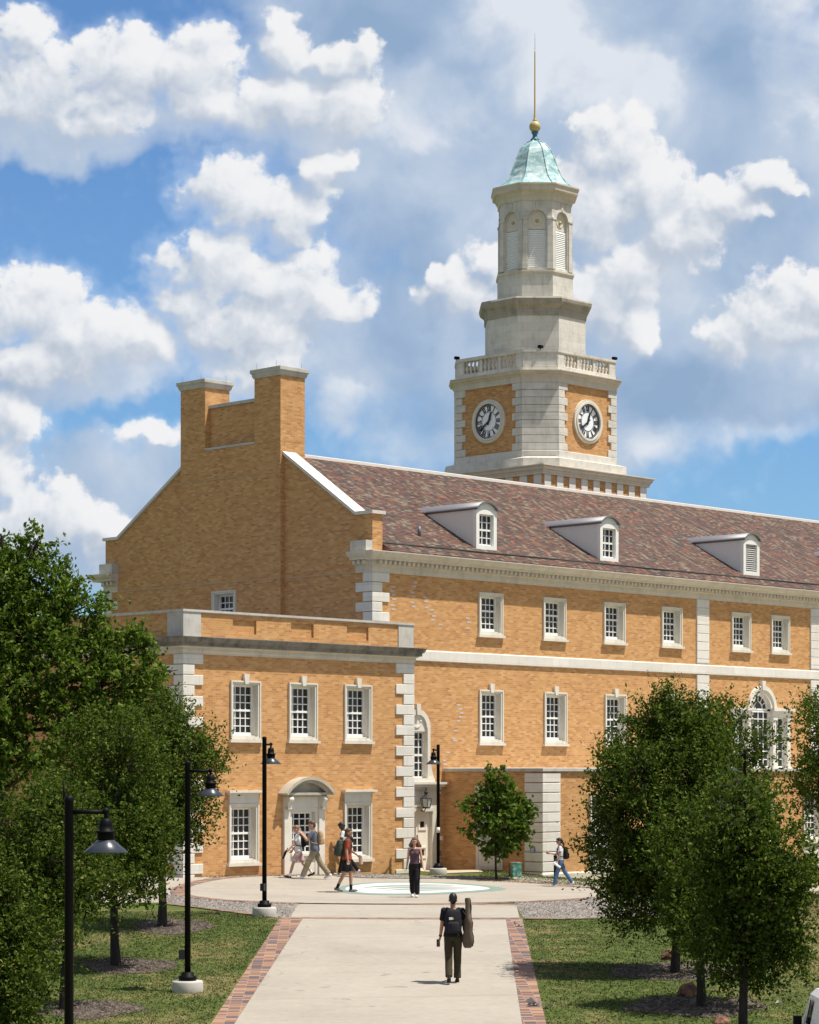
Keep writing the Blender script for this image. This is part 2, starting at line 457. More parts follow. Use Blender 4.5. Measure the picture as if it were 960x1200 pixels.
# paths: front walk, plaza disc and the walks that leave it
def line(p, q):
    a, b = at(*p), at(*q); return lambda y: a[0] + (b[0] - a[0]) * (y - a[1]) / (b[1] - a[1])
lx = line((355, 1077), (275, 1200)); rx_ = line((593, 1077), (612, 1200)); lo_ = line((328, 1077), (248, 1200)); ro_ = line((612, 1077), (640, 1200)); YB = at(480, 1077)[1]
pa, pb_, pn, pf = at(212, 1033.5), at(746, 1043), at(480, 1060.6), at(440, 1026.2)
PC, PRX, PRY = ((pa[0] + pb_[0]) / 2, (pn[1] + pf[1]) / 2), (pb_[0] - pa[0]) / 2, (pf[1] - pn[1]) / 2; PSH = (pb_[1] - pa[1]) / (pb_[0] - pa[0]) * .6
walk = [(lx(18), 18), (rx_(18), 18), (rx_(YB), YB), at(609, 1076.4), at(605, 1060), at(350, 1058), at(340, 1076.4), (lx(YB), YB)]
plaza = ell(*PC, PRX, PRY, sh=PSH)
drape('plaza', [plaza], .012, M['pave'])
drape('side_path', [[(-34, 66.5), (-5.2, 66.2), (-4.5, 80.5), (-34, 80.5)], [(5.0, 79.6), (40, 79.6), (40, 83.2), (3.5, 83.2), (3.5, 80.5)], [(5.8, 70.9), (40, 70.9), (40, 75.2), (6.2, 75.2)]], .004, M['pave'])
drape('path', [walk], .016, M['pave'])
tag(drape('landing', [[at(478, 1021), at(520, 1024), at(566, 1022.5), at(548, 1017.5), at(505, 1015)]], .022, plain('sandy concrete', (.46, .37, .27), .9)), kind='structure')
# brick edging: two courses on each side of the walk, bands across it and the ring of the plaza
eds = []
for k in range(40):
    y0 = 18 + k * 1.0; y1 = y0 + 1.0
ya, yb = 18, YB
drape('brick_edging', [[(lo_(ya), ya), (lx(ya), ya), (lx(yb), yb), (lo_(yb), yb)], [(rx_(ya), ya), (ro_(ya), ya), (ro_(yb), yb), (rx_(yb), yb)]], .022, M['paver'], uvdir=(1, .03))
def strip(pts, w):
    P = [Vector((p[0], p[1])) for p in pts]; L = []; Rr = []
    for i, p in enumerate(P):
        d = (P[min(i + 1, len(P) - 1)] - P[max(i - 1, 0)]).normalized(); n = Vector((-d.y, d.x)) * w / 2
        L.append(p + n); Rr.append(p - n)
    return [[L[i], L[i + 1], Rr[i + 1], Rr[i]] for i in range(len(P) - 1)]
rp_ = ell(*PC, PRX - .2, PRY - .2, n=72, sh=PSH); ring = strip(rp_ + [rp_[0]], .44)
band = strip([at(338, 1076.3), at(400, 1076.8), at(480, 1077), at(560, 1077), at(612, 1077)], .40) + strip([at(345, 1059.5), at(420, 1060.2), at(500, 1060.6), at(606, 1061)], .36)
drape('brick_band', ring + band, .022, M['paver'], uvdir=(1, .2))

# painted emblem of the plaza
la, lb, lc, ld_ = at(394, 1042.5), at(593, 1042), at(490, 1049), at(490, 1034)
LG = ((la[0] + lb[0]) / 2, (lc[1] + ld_[1]) / 2); LRX = (lb[0] - la[0]) / 2; LRY = (ld_[1] - lc[1]) / 2; LSH = (lb[1] - la[1]) / (lb[0] - la[0])
M['logo_green'] = plain('faded green paving paint', (.17, .25, .215), .8, var=.25, scale=3)
M['logo_white'] = plain('white paving paint', (.55, .56, .54), .8, var=.12, scale=3)
M['logo_grey'] = plain('pale grey green paving paint', (.20, .26, .23), .8, var=.2, scale=3)
drape('painted_ring', [ell(*LG, LRX, LRY, sh=LSH)], .016, M['logo_green'])
drape('painted_disc', [ell(LG[0] - .12, LG[1] - .05, LRX * .85, LRY * .82, sh=LSH)], .021, M['logo_white'])
sw = []
def swoosh(p0, p1, p2, w):
    pts = []
    for k in range(13):
        t = k / 12; pts.append(((1 - t) ** 2 * p0[0] + 2 * t * (1 - t) * p1[0] + t * t * p2[0], (1 - t) ** 2 * p0[1] + 2 * t * (1 - t) * p1[1] + t * t * p2[1]))
    P = [Vector(p) for p in pts]; L = []; Rr = []
    for i, p in enumerate(P):
        d = (P[min(i + 1, 12)] - P[max(i - 1, 0)]).normalized(); n = Vector((-d.y, d.x)) * w / 2 * (.15 + math.sin(math.pi * i / 12))
        L.append(p + n); Rr.append(p - n)
    return [[L[i], L[i + 1], Rr[i + 1], Rr[i]] for i in range(12)]
q = lambda a, b: (LG[0] - .12 + a * LRX * .85, LG[1] - .05 + b * LRY * .82 + LSH * a * LRX * .85)
for a in ((q(-.75, .1), q(-.2, .55), q(.5, .35), .5), (q(-.6, -.15), q(-.1, .2), q(.75, .12), .42), (q(-.45, -.4), q(.05, -.1), q(.7, -.15), .4), (q(-.2, -.6), q(.2, -.4), q(.55, -.42), .35), (q(-.1, .65), q(.3, .7), q(.55, .5), .3)): sw += swoosh(*a)
drape('painted_emblem', sw, .026, M['logo_grey'])

# gravel beds and tree beds
def stones(polys_bbox, inside, n, smin, smax, seed):
    r = np.random.default_rng(seed); x0, x1, y0, y1 = polys_bbox
    P = np.stack([r.uniform(x0, x1, n), r.uniform(y0, y1, n)], 1); P = P[[inside(p) for p in P]]
    return P, r.uniform(smin, smax, len(P)), r
OCT = np.array([(1, 0, 0), (0, 1, 0), (-1, 0, 0), (0, -1, 0), (0, 0, 1), (0, 0, -.6)], float)
OCF = np.array([(0, 1, 4), (1, 2, 4), (2, 3, 4), (3, 0, 4), (1, 0, 5), (2, 1, 5), (3, 2, 5), (0, 3, 5)])
def stone_mesh(P, S, r, off):
    n = len(P); a = r.uniform(0, 6.28, n); ca, sa = np.cos(a), np.sin(a)
    sc = np.stack([S * r.uniform(.7, 1.4, n), S * r.uniform(.6, 1.1, n), S * r.uniform(.4, .9, n)], 1)
    v = OCT[None] * sc[:, None, :] * r.uniform(.75, 1.2, (n, 6, 1))
    x = v[..., 0] * ca[:, None] - v[..., 1] * sa[:, None]; y = v[..., 0] * sa[:, None] + v[..., 1] * ca[:, None]
    z = v[..., 2] + (gnd(P[:, 0], P[:, 1]) + off)[:, None]
    vv = np.stack([x + P[:, 0:1], y + P[:, 1:2], z], 2).reshape(-1, 3)
    ff = (OCF[None] + (np.arange(n) * 6)[:, None, None]).reshape(-1, 3)
    return vv, ff
def pip(poly):
    def f(p):
        c = False; j = len(poly) - 1
        for i in range(len(poly)):
            if (poly[i][1] > p[1]) != (poly[j][1] > p[1]) and p[0] < (poly[j][0] - poly[i][0]) * (p[1] - poly[i][1]) / (poly[j][1] - poly[i][1]) + poly[i][0]: c = not c
            j = i
        return c
    return f
def bed(name, poly, mat, n, smin, smax, seed, off, avoid=None):
    o = drape(name, [poly], off, mat, .6, kind='stuff')
    X = [p[0] for p in poly]; Y = [p[1] for p in poly]
    P, S, r = stones((min(X), max(X), min(Y), max(Y)), (lambda p, f=pip(poly): f(p) and not (avoid and avoid(p))), n, smin, smax, seed)
    vv, ff = stone_mesh(P, S, r, off)
    bm = bmesh.new(); bm.from_mesh(o.data); tmp = bpy.data.meshes.new('tmp'); tmp.from_pydata(vv.tolist(), [], ff.tolist()); bm.from_mesh(tmp); bm.to_mesh(o.data); bm.free(); bpy.data.meshes.remove(tmp)
    return o
GL = [at(*p) for p in ((196, 1049), (230, 1047.5), (262, 1046.5), (300, 1046), (352, 1052), (352, 1060), (345, 1068), (339, 1076.5), (310, 1074), (285, 1070), (255, 1066), (228, 1063), (196, 1059))]
GR = [at(*p) for p in ((604, 1061), (604, 1055), (690, 1050), (735, 1047), (775, 1046), (800, 1052), (775, 1071), (740, 1075), (690, 1076), (650, 1076.5), (614, 1076.5))]
bed('gravel', GL, M['gravel'], 7000, .02, .055, 1, .006, pip(plaza))
bed('gravel', GR, M['gravel'], 9000, .02, .055, 2, .006, pip(plaza))
def inside_strip(pts, w=.16): return strip(pts, w)
drape('brick_edge', strip([at(614, 1077), at(660, 1077.3), at(720, 1076.5), at(770, 1073)], .2) + strip([at(196, 1060), at(232, 1064), at(285, 1071), at(300, 1073)], .2), .028, M['paver'])
bed('gravel', [at(*p) for p in ((392, 1027.5), (430, 1029.5), (520, 1030), (598, 1030.5), (598, 1029), (520, 1027.6), (430, 1025))], M['gravel'], 2500, .02, .05, 3, .030)
def wob(cx, cy, rx, ry, seed, n=28):
    r = np.random.default_rng(seed); a = r.uniform(0, 6.28, 4)
    return [(cx + rx * math.cos(t) * (1 + .12 * math.sin(2 * t + a[0]) + .08 * math.sin(5 * t + a[1])), cy + ry * math.sin(t) * (1 + .12 * math.sin(3 * t + a[2]) + .08 * math.sin(4 * t + a[3]))) for t in (2 * math.pi * k / n for k in range(n))]
TREES = [at(190, 1086), at(136, 1132), at(76, 1183), at(791, 1140), at(823, 1180), at(872, 1226)]
BEDS = [(TREES[0][0] + .25, TREES[0][1] + .1, 1.0, 1.5), (TREES[1][0] + .3, TREES[1][1], 1.0, 1.2), (TREES[2][0] + .35, TREES[2][1], 1.0, 1.1), (TREES[3][0] - .1, TREES[3][1] + .2, 1.2, 1.4), (TREES[4][0] - .1, TREES[4][1] + .1, 1.35, 1.2), (TREES[5][0] - .1, TREES[5][1], 1.3, 1.4)]
for i, (a, b, c, d) in enumerate(BEDS):
    bed('mulch', wob(a, b, c, d, i), M['mulch'], 1500, .015, .045, 20 + i, .010)

# mown grass: short blades on the lawns near the walk
BEDP = [pip(wob(a, b, c * .9, d * .9, i)) for i, (a, b, c, d) in enumerate(BEDS)] + [pip(GL), pip(GR)]
def lawn(x0, x1, y0, y1, n, seed, hmin, hmax, ok):
    r = np.random.default_rng(seed); X = r.uniform(x0, x1, n); Y = r.uniform(y0, y1, n)
    keep = np.array([ok(x, y) and not any(b((x, y)) for b in BEDP) for x, y in zip(X, Y)])
    X, Y = X[keep], Y[keep]; n = len(X); Z = gnd(X, Y)
    vs = []; 
    for k in range(3):
        a = r.uniform(0, 6.28, n); h = r.uniform(hmin, hmax, n); w = r.uniform(.006, .014, n); lx_, ly_ = r.normal(0, .03, n), r.normal(0, .03, n)
        ox, oy = r.normal(0, .03, n), r.normal(0, .03, n)
        b = np.stack([X + ox, Y + oy, Z], 1); dx = np.stack([np.cos(a) * w, np.sin(a) * w, 0 * a], 1)
        vs += [b - dx, b + dx, b + np.stack([lx_, ly_, h], 1)]
    v = np.stack(vs, 1).reshape(-1, 3)
    return v
def okl(x, y): return x < lo_(y) - .03
def okr(x, y): return x > ro_(y) + .02
va = lawn(-11, -2.9, 38, 66, 60000, 5, .015, .04, lambda x, y: okl(x, y) and (y < 58.9 or x < -3.4 and y < 62)); vb = lawn(2.3, 13, 38, 70, 76000, 6, .015, .04, lambda x, y: okr(x, y) and (y < YB - .1 or x > 6.5))
vc = lawn(2.2, 12, 80.6, 84.5, 7000, 8, .02, .05, lambda x, y: (Vector((x, y, 0)) - CORNER).dot(V) < -4.75 or (x > 2.4 and x < 4.3 and y > 81.2))
vd = lawn(-8, 1.2, 77, 82, 5000, 9, .02, .06, lambda x, y: -1.9 < (Vector((x, y, 0)) - CORNER).dot(V) < -1.25 and x > -7.6)
vv = np.concatenate([va, vb, vc, vd]); tag(fastmesh('grass', vv, np.arange(len(vv)).reshape(-1, 3), M['blade']), kind='stuff')
# ------------------------------------------------------------------ buildings
OFF = {}
def building(name, label, s, t, z=0.0):
    r = thing(name, label, 'building', bw(s, t, z), TH); OFF[r.name] = (s, t, z); return r
def part(mb, name, mats, root, parent=None):
    """mesh drawn in building coordinates (s, t, z), hung under its building"""
    o = mb.build(name, mats, root)
    s, t, z = OFF[root.name]; o.location = (-s, -t, -z)
    if parent is not None:                       # sub-part: parent carries the offset already
        o.parent = parent; o.location = (0, 0, 0)
    return o

def wall_sheet(mb, P, x0, x1, z0, z1, holes=(), m=0):
    X = sorted({x0, x1, *[h for a in holes for h in a[:2] if x0 < h < x1]}); Z = sorted({z0, z1, *[h for a in holes for h in a[2:4] if z0 < h < z1]})
    for i in range(len(X) - 1):
        for j in range(len(Z) - 1):
            cx_, cz_ = (X[i] + X[i + 1]) / 2, (Z[j] + Z[j + 1]) / 2
            if any(a[0] < cx_ < a[1] and a[2] < cz_ < a[3] for a in holes): continue
            mb.face([P(X[i], Z[j]), P(X[i + 1], Z[j]), P(X[i + 1], Z[j + 1]), P(X[i], Z[j + 1])], m)

def spandrels(mb, P, c, zs, r, m=0, n=12):
    for k in range(n):
        a, b = math.pi * k / n, math.pi * (k + 1) / n
        q = (c + r if a < math.pi / 2 - 1e-6 else c - r, zs + r)
        mb.face([P(*q), P(c + r * math.cos(b), zs + r * math.sin(b)), P(c + r * math.cos(a), zs + r * math.sin(a))], m)

def arch_ring(mb, c, zs, r0, r1, y0, y1, a0=0.0, a1=math.pi, n=18, m=0):
    for k in range(n):
        a, b = a0 + (a1 - a0) * k / n, a0 + (a1 - a0) * (k + 1) / n
        mb.extrude_y([(c + r0 * math.cos(a), zs + r0 * math.sin(a)), (c + r1 * math.cos(a), zs + r1 * math.sin(a)), (c + r1 * math.cos(b), zs + r1 * math.sin(b)), (c + r0 * math.cos(b), zs + r0 * math.sin(b))], y0, y1, m)

def ring_rect(mb, x0, x1, z0, z1, b, y0, y1, m=0):
    mb.box(x0, x0 + b, y0, y1, z0, z1, m); mb.box(x1 - b, x1, y0, y1, z0, z1, m)
    mb.box(x0 + b, x1 - b, y0, y1, z0, z0 + b, m); mb.box(x0 + b, x1 - b, y0, y1, z1 - b, z1, m)

WCACHE = {}
def window(root, s, t, z, w, h, rows=(3, 3), cols=4, key=False, sill=True, head=0.0, rot=0.0, mat='trim', border=.115, deep=.24, panel=0.0):
    """sash window: stone surround (the window), white sash and dark pane as its sub-parts"""
    kk = (w, h, rows, cols, key, sill, head, mat, border, deep, panel)
    S, T, Z = OFF[root.name]; loc = (s - S, t - T, z - Z)
    if kk in WCACHE:
        o = copy_tree(WCACHE[kk], root); o.location = loc; o.rotation_euler = (0, 0, rot); return o
    f = MB(); b = border; x0, x1 = -w / 2, w / 2
    ring_rect(f, x0, x1, 0, h, b, -.045, .05)
    ring_rect(f, x0 + .004, x1 - .004, .004, h - .004, .05, -.075, -.045)
    ring_rect(f, x0 + b - .002, x1 - b + .002, b - .002, h - b + .002, .03, .05, deep + .06)
    if sill: f.box(x0 - .07, x1 + .07, -.13, .02, -.09, -.002)
    if key:
        f.extrude_y([(-.075, h - b + .01), (.075, h - b + .01), (.12, h + .22), (-.12, h + .22)], -.11, 0)
    if head:
        f.box(x0 + .02, x1 - .02, -.06, 0, h + .002, h + head - .07); f.box(x0 - .11, x1 + .11, -.22, 0, h + head - .07, h + head)
        f.box(x0 - .05, x1 + .05, -.13, 0, h + head - .12, h + head - .07)
    if panel:
        f.box(x0 + .02, x1 - .02, -.04, 0, -panel, -.092); ring_rect(f, x0 + .12, x1 - .12, -panel + .1, -.17, .03, -.06, -.041)
    o = f.build('window', M[mat], root); o.location = loc; o.rotation_euler = (0, 0, rot)
    g = MB(); ix0, ix1, iz0, iz1 = x0 + b + .028, x1 - b - .028, b + .028, h - b - .028
    ring_rect(g, ix0, ix1, iz0, iz1, .055, deep - .05, deep + .03)
    g.box(ix0, ix1, deep - .07, deep - .045, iz0, iz0 + .10)
    W = (ix1 - ix0 - .11) / cols; hh = (iz1 - iz0 - .11); nr = sum(rows); zm = iz0 + .055 + hh * rows[1] / nr
    for k in range(1, cols): g.box(ix0 + .055 + k * W - .016, ix0 + .055 + k * W + .016, deep - .015, deep + .012, iz0 + .055, iz1 - .055)
    for k in range(1, nr):
        zz = iz0 + .055 + hh * k / nr; e = .034 if k == rows[1] else .016
        g.box(ix0 + .055, ix1 - .055, deep - (.045 if k == rows[1] else .022), deep + .008, zz - e, zz + e)
    g.build('sash', M['white'], o)
    p = MB(); p.face([(ix0, deep + .014, iz0), (ix1, deep + .014, iz0), (ix1, deep + .014, iz1), (ix0, deep + .014, iz1)]); p.build('pane', M['glass'], o)
    WCACHE[kk] = o; return o

def quoins(root, path_long, path_short, z0, z1, hgt=.345, p=.05, mat='stone', name='quoins', first=0):
    mb = MB(); z = z1; k = first
    while z - .05 > z0:
        a = max(z0, z - hgt + .022)
        mb.sweep(path_long if k % 2 == 0 else path_short, [(-.05, a), (p - .012, a), (p, a + .012), (p, z - .012), (p - .012, z), (-.05, z)]); z -= hgt; k += 1
    return part(mb, name, M[mat], root)

LEN, DEP = 45.6, 14.68
# ---------------- the long hall
hall = building('brick_hall', 'long tan brick hall with gable end, twin chimneys and tiled roof with dormers', 0, 0)
upw = [6.1, 9.67, 13.22, 16.81, 21.42, 24.17]; upw = upw + [LEN - c for c in upw[:4]]
low = [6.12, 9.73, 13.29, 16.81]; low = low + [LEN - c for c in low]
wl = MB(); front = lambda s, z: (s, 0, z)
holes = [(c - .62, c + .62, 8.59, 10.08) for c in upw] + [(c - .62, c + .62, 4.65, 6.53) for c in low]
PAL = 22.85
holes += [(PAL - .8, PAL + .8, 3.75, 6.98), (PAL - 2.0, PAL - .8, 3.75, 6.1), (PAL + .8, PAL + 2.0, 3.75, 6.1)]
DW = 2.22
holes += [(DW - .56, DW + .56, 3.3, 5.70), (DW - .9, DW + .9, -.5, 2.95)]
wall_sheet(wl, front, 0, LEN, -1.2, 11.0, holes)
spandrels(wl, front, PAL, 6.18, .8); spandrels(wl, front, DW, 5.14, .56)
gab = lambda t, z: (0, -t, z)
brt = lambda t, z: (-.18, -t, z)
CT0, CT1, CT2, CT3 = 4.49, 5.88, 8.60, 9.99
wall_sheet(wl, gab, -DEP, -CT3, -1.2, 11.0); wall_sheet(wl, gab, -CT0, 0, -1.2, 11.0)
wall_sheet(wl, brt, -CT3, -CT0, 6.0, 15.5, [(-8.13, -6.89, 8.72, 10.21)])
wl.face([(0, CT0, 6), (-.18, CT0, 6), (-.18, CT0, 15.5), (0, CT0, 15.5)]); wl.face([(-.18, CT3, 6), (0, CT3, 6), (0, CT3, 15.5), (-.18, CT3, 15.5)])
wl.face([(-.18, CT0, 15.5), (.5, CT0, 15.5), (.5, CT3, 15.5), (-.18, CT3, 15.5)][::-1])
gp = [(0, 10.9), (DEP, 10.9), (DEP, 12.55), (DEP - .8, 12.55), (CT3, 15.02), (CT0, 15.02), (.8, 12.55), (0, 12.55)]
for sa, sb in ((.003, .5), (LEN - .5, LEN - .003)):
    A = [(sa, t, z) for t, z in gp]; B = [(sb, t, z) for t, z in gp]; n = len(gp)
    wl.face(A[::-1]); wl.face(B)
    for i in range(n): wl.face([A[i], A[(i + 1) % n], B[(i + 1) % n], B[i]])
wl.face([(0, DEP, -1.2), (0, DEP, 11), (LEN, DEP, 11), (LEN, DEP, -1.2)]); wl.face([(LEN, 0, -1.2), (LEN, DEP, -1.2), (LEN, DEP, 11), (LEN, 0, 11)])
part(wl, 'wall', M['brick'], hall)
def add_window(*a, **k): return window(hall, *a, **k)
for c in upw: add_window(c, 0, 8.56, 1.30, 1.55, rows=(2, 3))
for c in low: add_window(c, 0, 4.62, 1.30, 1.94, key=True)
gw = add_window(-.18, 7.51, 8.69, 1.30, 1.55, rows=(2, 3), rot=-math.pi / 2)
gw['label'] = 'small shaded sash window low in the gable end'
# venetian window over the porch roof
mb = MB(); c = PAL
arch_ring(mb, c, 6.18, .62, .84, -.05, .22); arch_ring(mb, c, 6.18, .80, .97, -.11, 0); mb.extrude_y([(c - .08, 6.95), (c + .08, 6.95), (c + .13, 7.34), (c - .13, 7.34)], -.16, 0)
for x in (c - .88, c + .88, c - 1.9, c + 1.9): mb.box(x - .11, x + .11, -.06, .22, 3.75, 5.84); mb.box(x - .14, x + .14, -.1, 0, 3.75, 3.95); mb.box(x - .14, x + .14, -.1, 0, 5.72, 5.84)
for x0, x1 in ((c - 2.1, c - .72), (c + .72, c + 2.1)): mb.box(x0, x1, -.08, .22, 5.842, 6.10); mb.box(x0 - .06, x1 + .06, -.2, 0, 6.102, 6.24)
mb.box(c - 2.15, c + 2.15, -.16, .2, 3.60, 3.748)
vw = part(mb, 'window', M['trim'], hall); vw['label'] = 'large arched window with sidelights above the porch roof'
mb = MB()
for x0, x1, z1, nc, nr in ((c - .72, c + .72, 6.1, 4, 7), (c - 1.77, c - 1.0, 5.84, 2, 6), (c + 1.0, c + 1.77, 5.84, 2, 6)):
    ring_rect(mb, x0, x1, 3.75, z1, .06, .13, .2)
    for k in range(1, nc): mb.box(x0 + (x1 - x0) * k / nc - .018, x0 + (x1 - x0) * k / nc + .018, .15, .18, 3.8, z1 - .05)
    for k in range(1, nr): mb.box(x0, x1, .152, .178, 3.75 + (z1 - 3.75) * k / nr - .018, 3.75 + (z1 - 3.75) * k / nr + .018)
arch_ring(mb, c, 6.18, .55, .63, .13, .2); arch_ring(mb, c, 6.18, .28, .32, .15, .18)
mb.box(c - .62, c + .62, .13, .2, 6.12, 6.2)
for k in range(1, 6):
    a = math.pi * k / 6; x, z = math.cos(a), math.sin(a)
    mb.extrude_y([(c + .3 * x + .016 * z, 6.18 + .3 * z - .016 * x), (c + .6 * x + .016 * z, 6.18 + .6 * z - .016 * x), (c + .6 * x - .016 * z, 6.18 + .6 * z + .016 * x), (c + .3 * x - .016 * z, 6.18 + .3 * z + .016 * x)], .15, .178)
part(mb, 'sash', M['white'], hall, vw)
mb = MB(); mb.face([(c - 1.8, .185, 3.75), (c + 1.8, .185, 3.75), (c + 1.8, .185, 5.9), (c - 1.8, .185, 5.9)])
mb.face([(c - .8, .186, 5.88), (c + .8, .186, 5.88)] + [(c + .62 * math.cos(math.pi * k / 14), .186, 6.18 + .62 * math.sin(math.pi * k / 14)) for k in range(15)])
part(mb, 'pane', M['glass'], hall, vw)

# cornice, frieze, dentils
CP = [(0, .78), (0, 0), (LEN, 0), (LEN, .78)]; CB = [(LEN, DEP - .78), (LEN, DEP), (0, DEP), (0, DEP - .78)]
prof = [(-.1, 10.52), (.045, 10.52), (.045, 10.60), (.06, 10.61), (.06, 10.76), (.12, 10.78), (.12, 10.93), (.36, 10.95), (.38, 11.03), (.44, 11.05), (.50, 11.12), (.54, 11.20), (.54, 11.225), (-.1, 11.24)]
mb = MB(); mb.sweep(CP, prof); mb.sweep(CB, prof)
cor = part(mb, 'cornice', M['cornice'], hall)
mb = MB(); k = .1
while k < LEN: mb.box(k, k + .12, -.28, -.10, 10.80, 10.93); k += .235
for t in (.12, .36, .60): mb.box(-.28, -.10, t, t + .12, 10.80, 10.93); mb.box(-.28, -.10, DEP - t, DEP - t - .12, 10.80, 10.93)
part(mb, 'dentils', M['cornice'], hall, cor)
for t0 in (.0, DEP - .78): mb = MB(); mb.box(-.32, .02, t0, t0 + .78, 11.226, 11.62); part(mb, 'cornice_block', M['grey_stone'], hall)
# string courses
mb = MB(); mb.sweep([(1.0, 0), (LEN, 0)], [(-.05, 7.5), (.06, 7.5), (.075, 7.52), (.075, 7.85), (.055, 7.875), (-.05, 7.9)]); part(mb, 'string_course', M['stone'], hall)
mb = MB(); mb.box(-.02, .05, .78, DEP - .78, 10.525, 10.555); mb.box(-.2, -.1, CT0, CT3, 10.525, 10.555); mb.box(-.2, -.1, CT0, CT3, 14.37, 14.40); part(mb, 'mortar_line', M['faint'], hall)
# quoins and pilasters
quoins(hall, [(0, .42), (0, 0), (.80, 0)], [(0, .78), (0, 0), (.44, 0)], -.3, 10.515)
quoins(hall, [(0, DEP), (0, DEP - .42)], [(0, DEP), (0, DEP - .78)], 5, 10.515)
for a, b in ((18.44, 19.23), (26.37, 27.16)):
    for zt, zb_ in ((10.515, 7.95), (7.47, 3.9)):
        mb = MB(); mb.box(a + .01, b - .01, -.035, .03, zb_ - .35 if zb_ > 7 else zb_, zt); z = zt
        while z > zb_ + .05:
            zl = max(z - .345 + .02, zb_); mb.sweep([(a, 0), (b, 0)], [(-.05, zl), (.045, zl), (.06, zl + .012), (.06, z - .012), (.045, z), (-.05, z)]); z -= .345
        part(mb, 'pilaster', M['stone'], hall)
# roof: real courses of tile, each lapping the one below
NR = 60; dt, dz_ = 7.84 / NR, 4.30 / NR; lip = .016
th_ = math.atan2(dz_ - lip, dt); RH = dt * math.cos(th_) + dz_ * math.sin(th_); v0 = -.5 * math.cos(th_) + (11.24 + lip) * math.sin(th_)
sh_ = (math.ceil(v0 / RH) * RH - v0) / RH
M['roof'] = roof_mat('mottled clay tile', RH)
fp = [(-.5, 11.14), (-.5, 11.24)]; rr = np.random.default_rng(4)
for k in range(NR + 1):
    q = min(NR, max(0, k - 1 + sh_)) if k else 0; q1 = min(NR, k + sh_)
    if q1 - q < .02: continue
    fp += [(-.5 + q * dt, 11.24 + q * dz_ + lip), (-.5 + q1 * dt, 11.24 + q1 * dz_)]
XS = np.linspace(.505, LEN - .505, 46); mb = MB()
wv = lambda x, t: .018 * math.sin(.7 * x + .5 * t) + .012 * math.sin(1.9 * x - 1.1 * t)          # slight sag and waviness
for sd in (0, 1):
    Y = lambda t: t if sd == 0 else DEP - t
    for i in range(len(XS) - 1):
        for j in range(1, len(fp) - 1):
            (t0, z0), (t1, z1) = fp[j], fp[j + 1]
            if abs(t1 - t0) + abs(z1 - z0) < 1e-4: continue
            k0 = min(1, max(0, t0 + .5)) * min(1, max(0, (7.2 - t0) * 2)); k1 = min(1, max(0, t1 + .5)) * min(1, max(0, (7.2 - t1) * 2))
            P_ = [(XS[i], Y(t0), z0 + k0 * wv(XS[i], t0)), (XS[i + 1], Y(t0), z0 + k0 * wv(XS[i + 1], t0)), (XS[i + 1], Y(t1), z1 + k1 * wv(XS[i + 1], t1)), (XS[i], Y(t1), z1 + k1 * wv(XS[i], t1))]
            mb.face(P_ if sd == 0 else P_[::-1])
mb.face([(.505, -.5, 11.14), (.505, DEP + .5, 11.14), (LEN - .505, DEP + .5, 11.14), (LEN - .505, -.5, 11.14)])
for x in (.505, LEN - .505):
    q = [(x, -.5, 11.14), (x, -.5, 11.24), (x, 7.34, 15.54), (x, DEP + .5, 11.24), (x, DEP + .5, 11.14)]; mb.face(q if x < 1 else q[::-1])
for y in (-.5, DEP + .5): mb.face([(.505, y, 11.14), (LEN - .505, y, 11.14), (LEN - .505, y, 11.24), (.505, y, 11.24)])
roof = part(mb, 'roof', M['roof'], hall)
mb = MB(); mb.sweep([(.5, 7.34), (LEN - .5, 7.34)], [(-.13, 15.46), (.13, 15.46), (.12, 15.58), (0, 15.62), (-.12, 15.58), (-.13, 15.46)]); part(mb, 'ridge_cap', M['ridge'], hall, roof)
sl = (15.54 - 11.24) / 7.84; rz_ = lambda t: 11.24 + sl * (t + .5)
mb = MB(); A = [(t, rz_(t) + d) for t, d in ((.03, .0), (.02, .055), (.05, .06), (.16, .02), (.16, 0))]
mb.face([(.52, t, z) for t, z in A][::-1]); mb.face([(LEN - .52, t, z) for t, z in A])
for i in range(4): mb.face([(.52, *A[i]), (LEN - .52, *A[i]), (LEN - .52, *A[i + 1]), (.52, *A[i + 1])][::-1])
part(mb, 'gutter', M['iron'], hall, roof)
mb = MB(); mb.tube([(3.4, 1.0, rz_(1.0)), (3.4, 1.0, rz_(1.0) + .35)], .06); part(mb, 'vent_pipe', M['lead'], hall, roof)
# gable copings
def slope_cap(mb, t0, z0, t1, z1, s0, s1, h=.12):
    a, b = (t0, z0), (t1, z1)
    A = [(s0, *a), (s0, *b), (s0, b[0], b[1] + h), (s0, a[0], a[1] + h)]; B = [(s1, p[1], p[2]) for p in A]
    if t1 < t0: A, B = B, A
    mb.face(A[::-1]); mb.face(B)
    for i in range(4): mb.face([A[i], A[(i + 1) % 4], B[(i + 1) % 4], B[i]])
for s0, s1 in ((-.09, .58), (LEN - .58, LEN + .09)):
    for a, b, c, d in ((.78, CT0 - .003, -.09, .78), (DEP - .78, CT3 + .003, DEP - .78, DEP + .09)):
        mb = MB(); slope_cap(mb, a, 12.55, b, 15.0, s0, s1); mb.box(s0 + .002, s1 - .002, c, d, 12.552, 12.668); part(mb, 'coping', M['ridge'], hall)
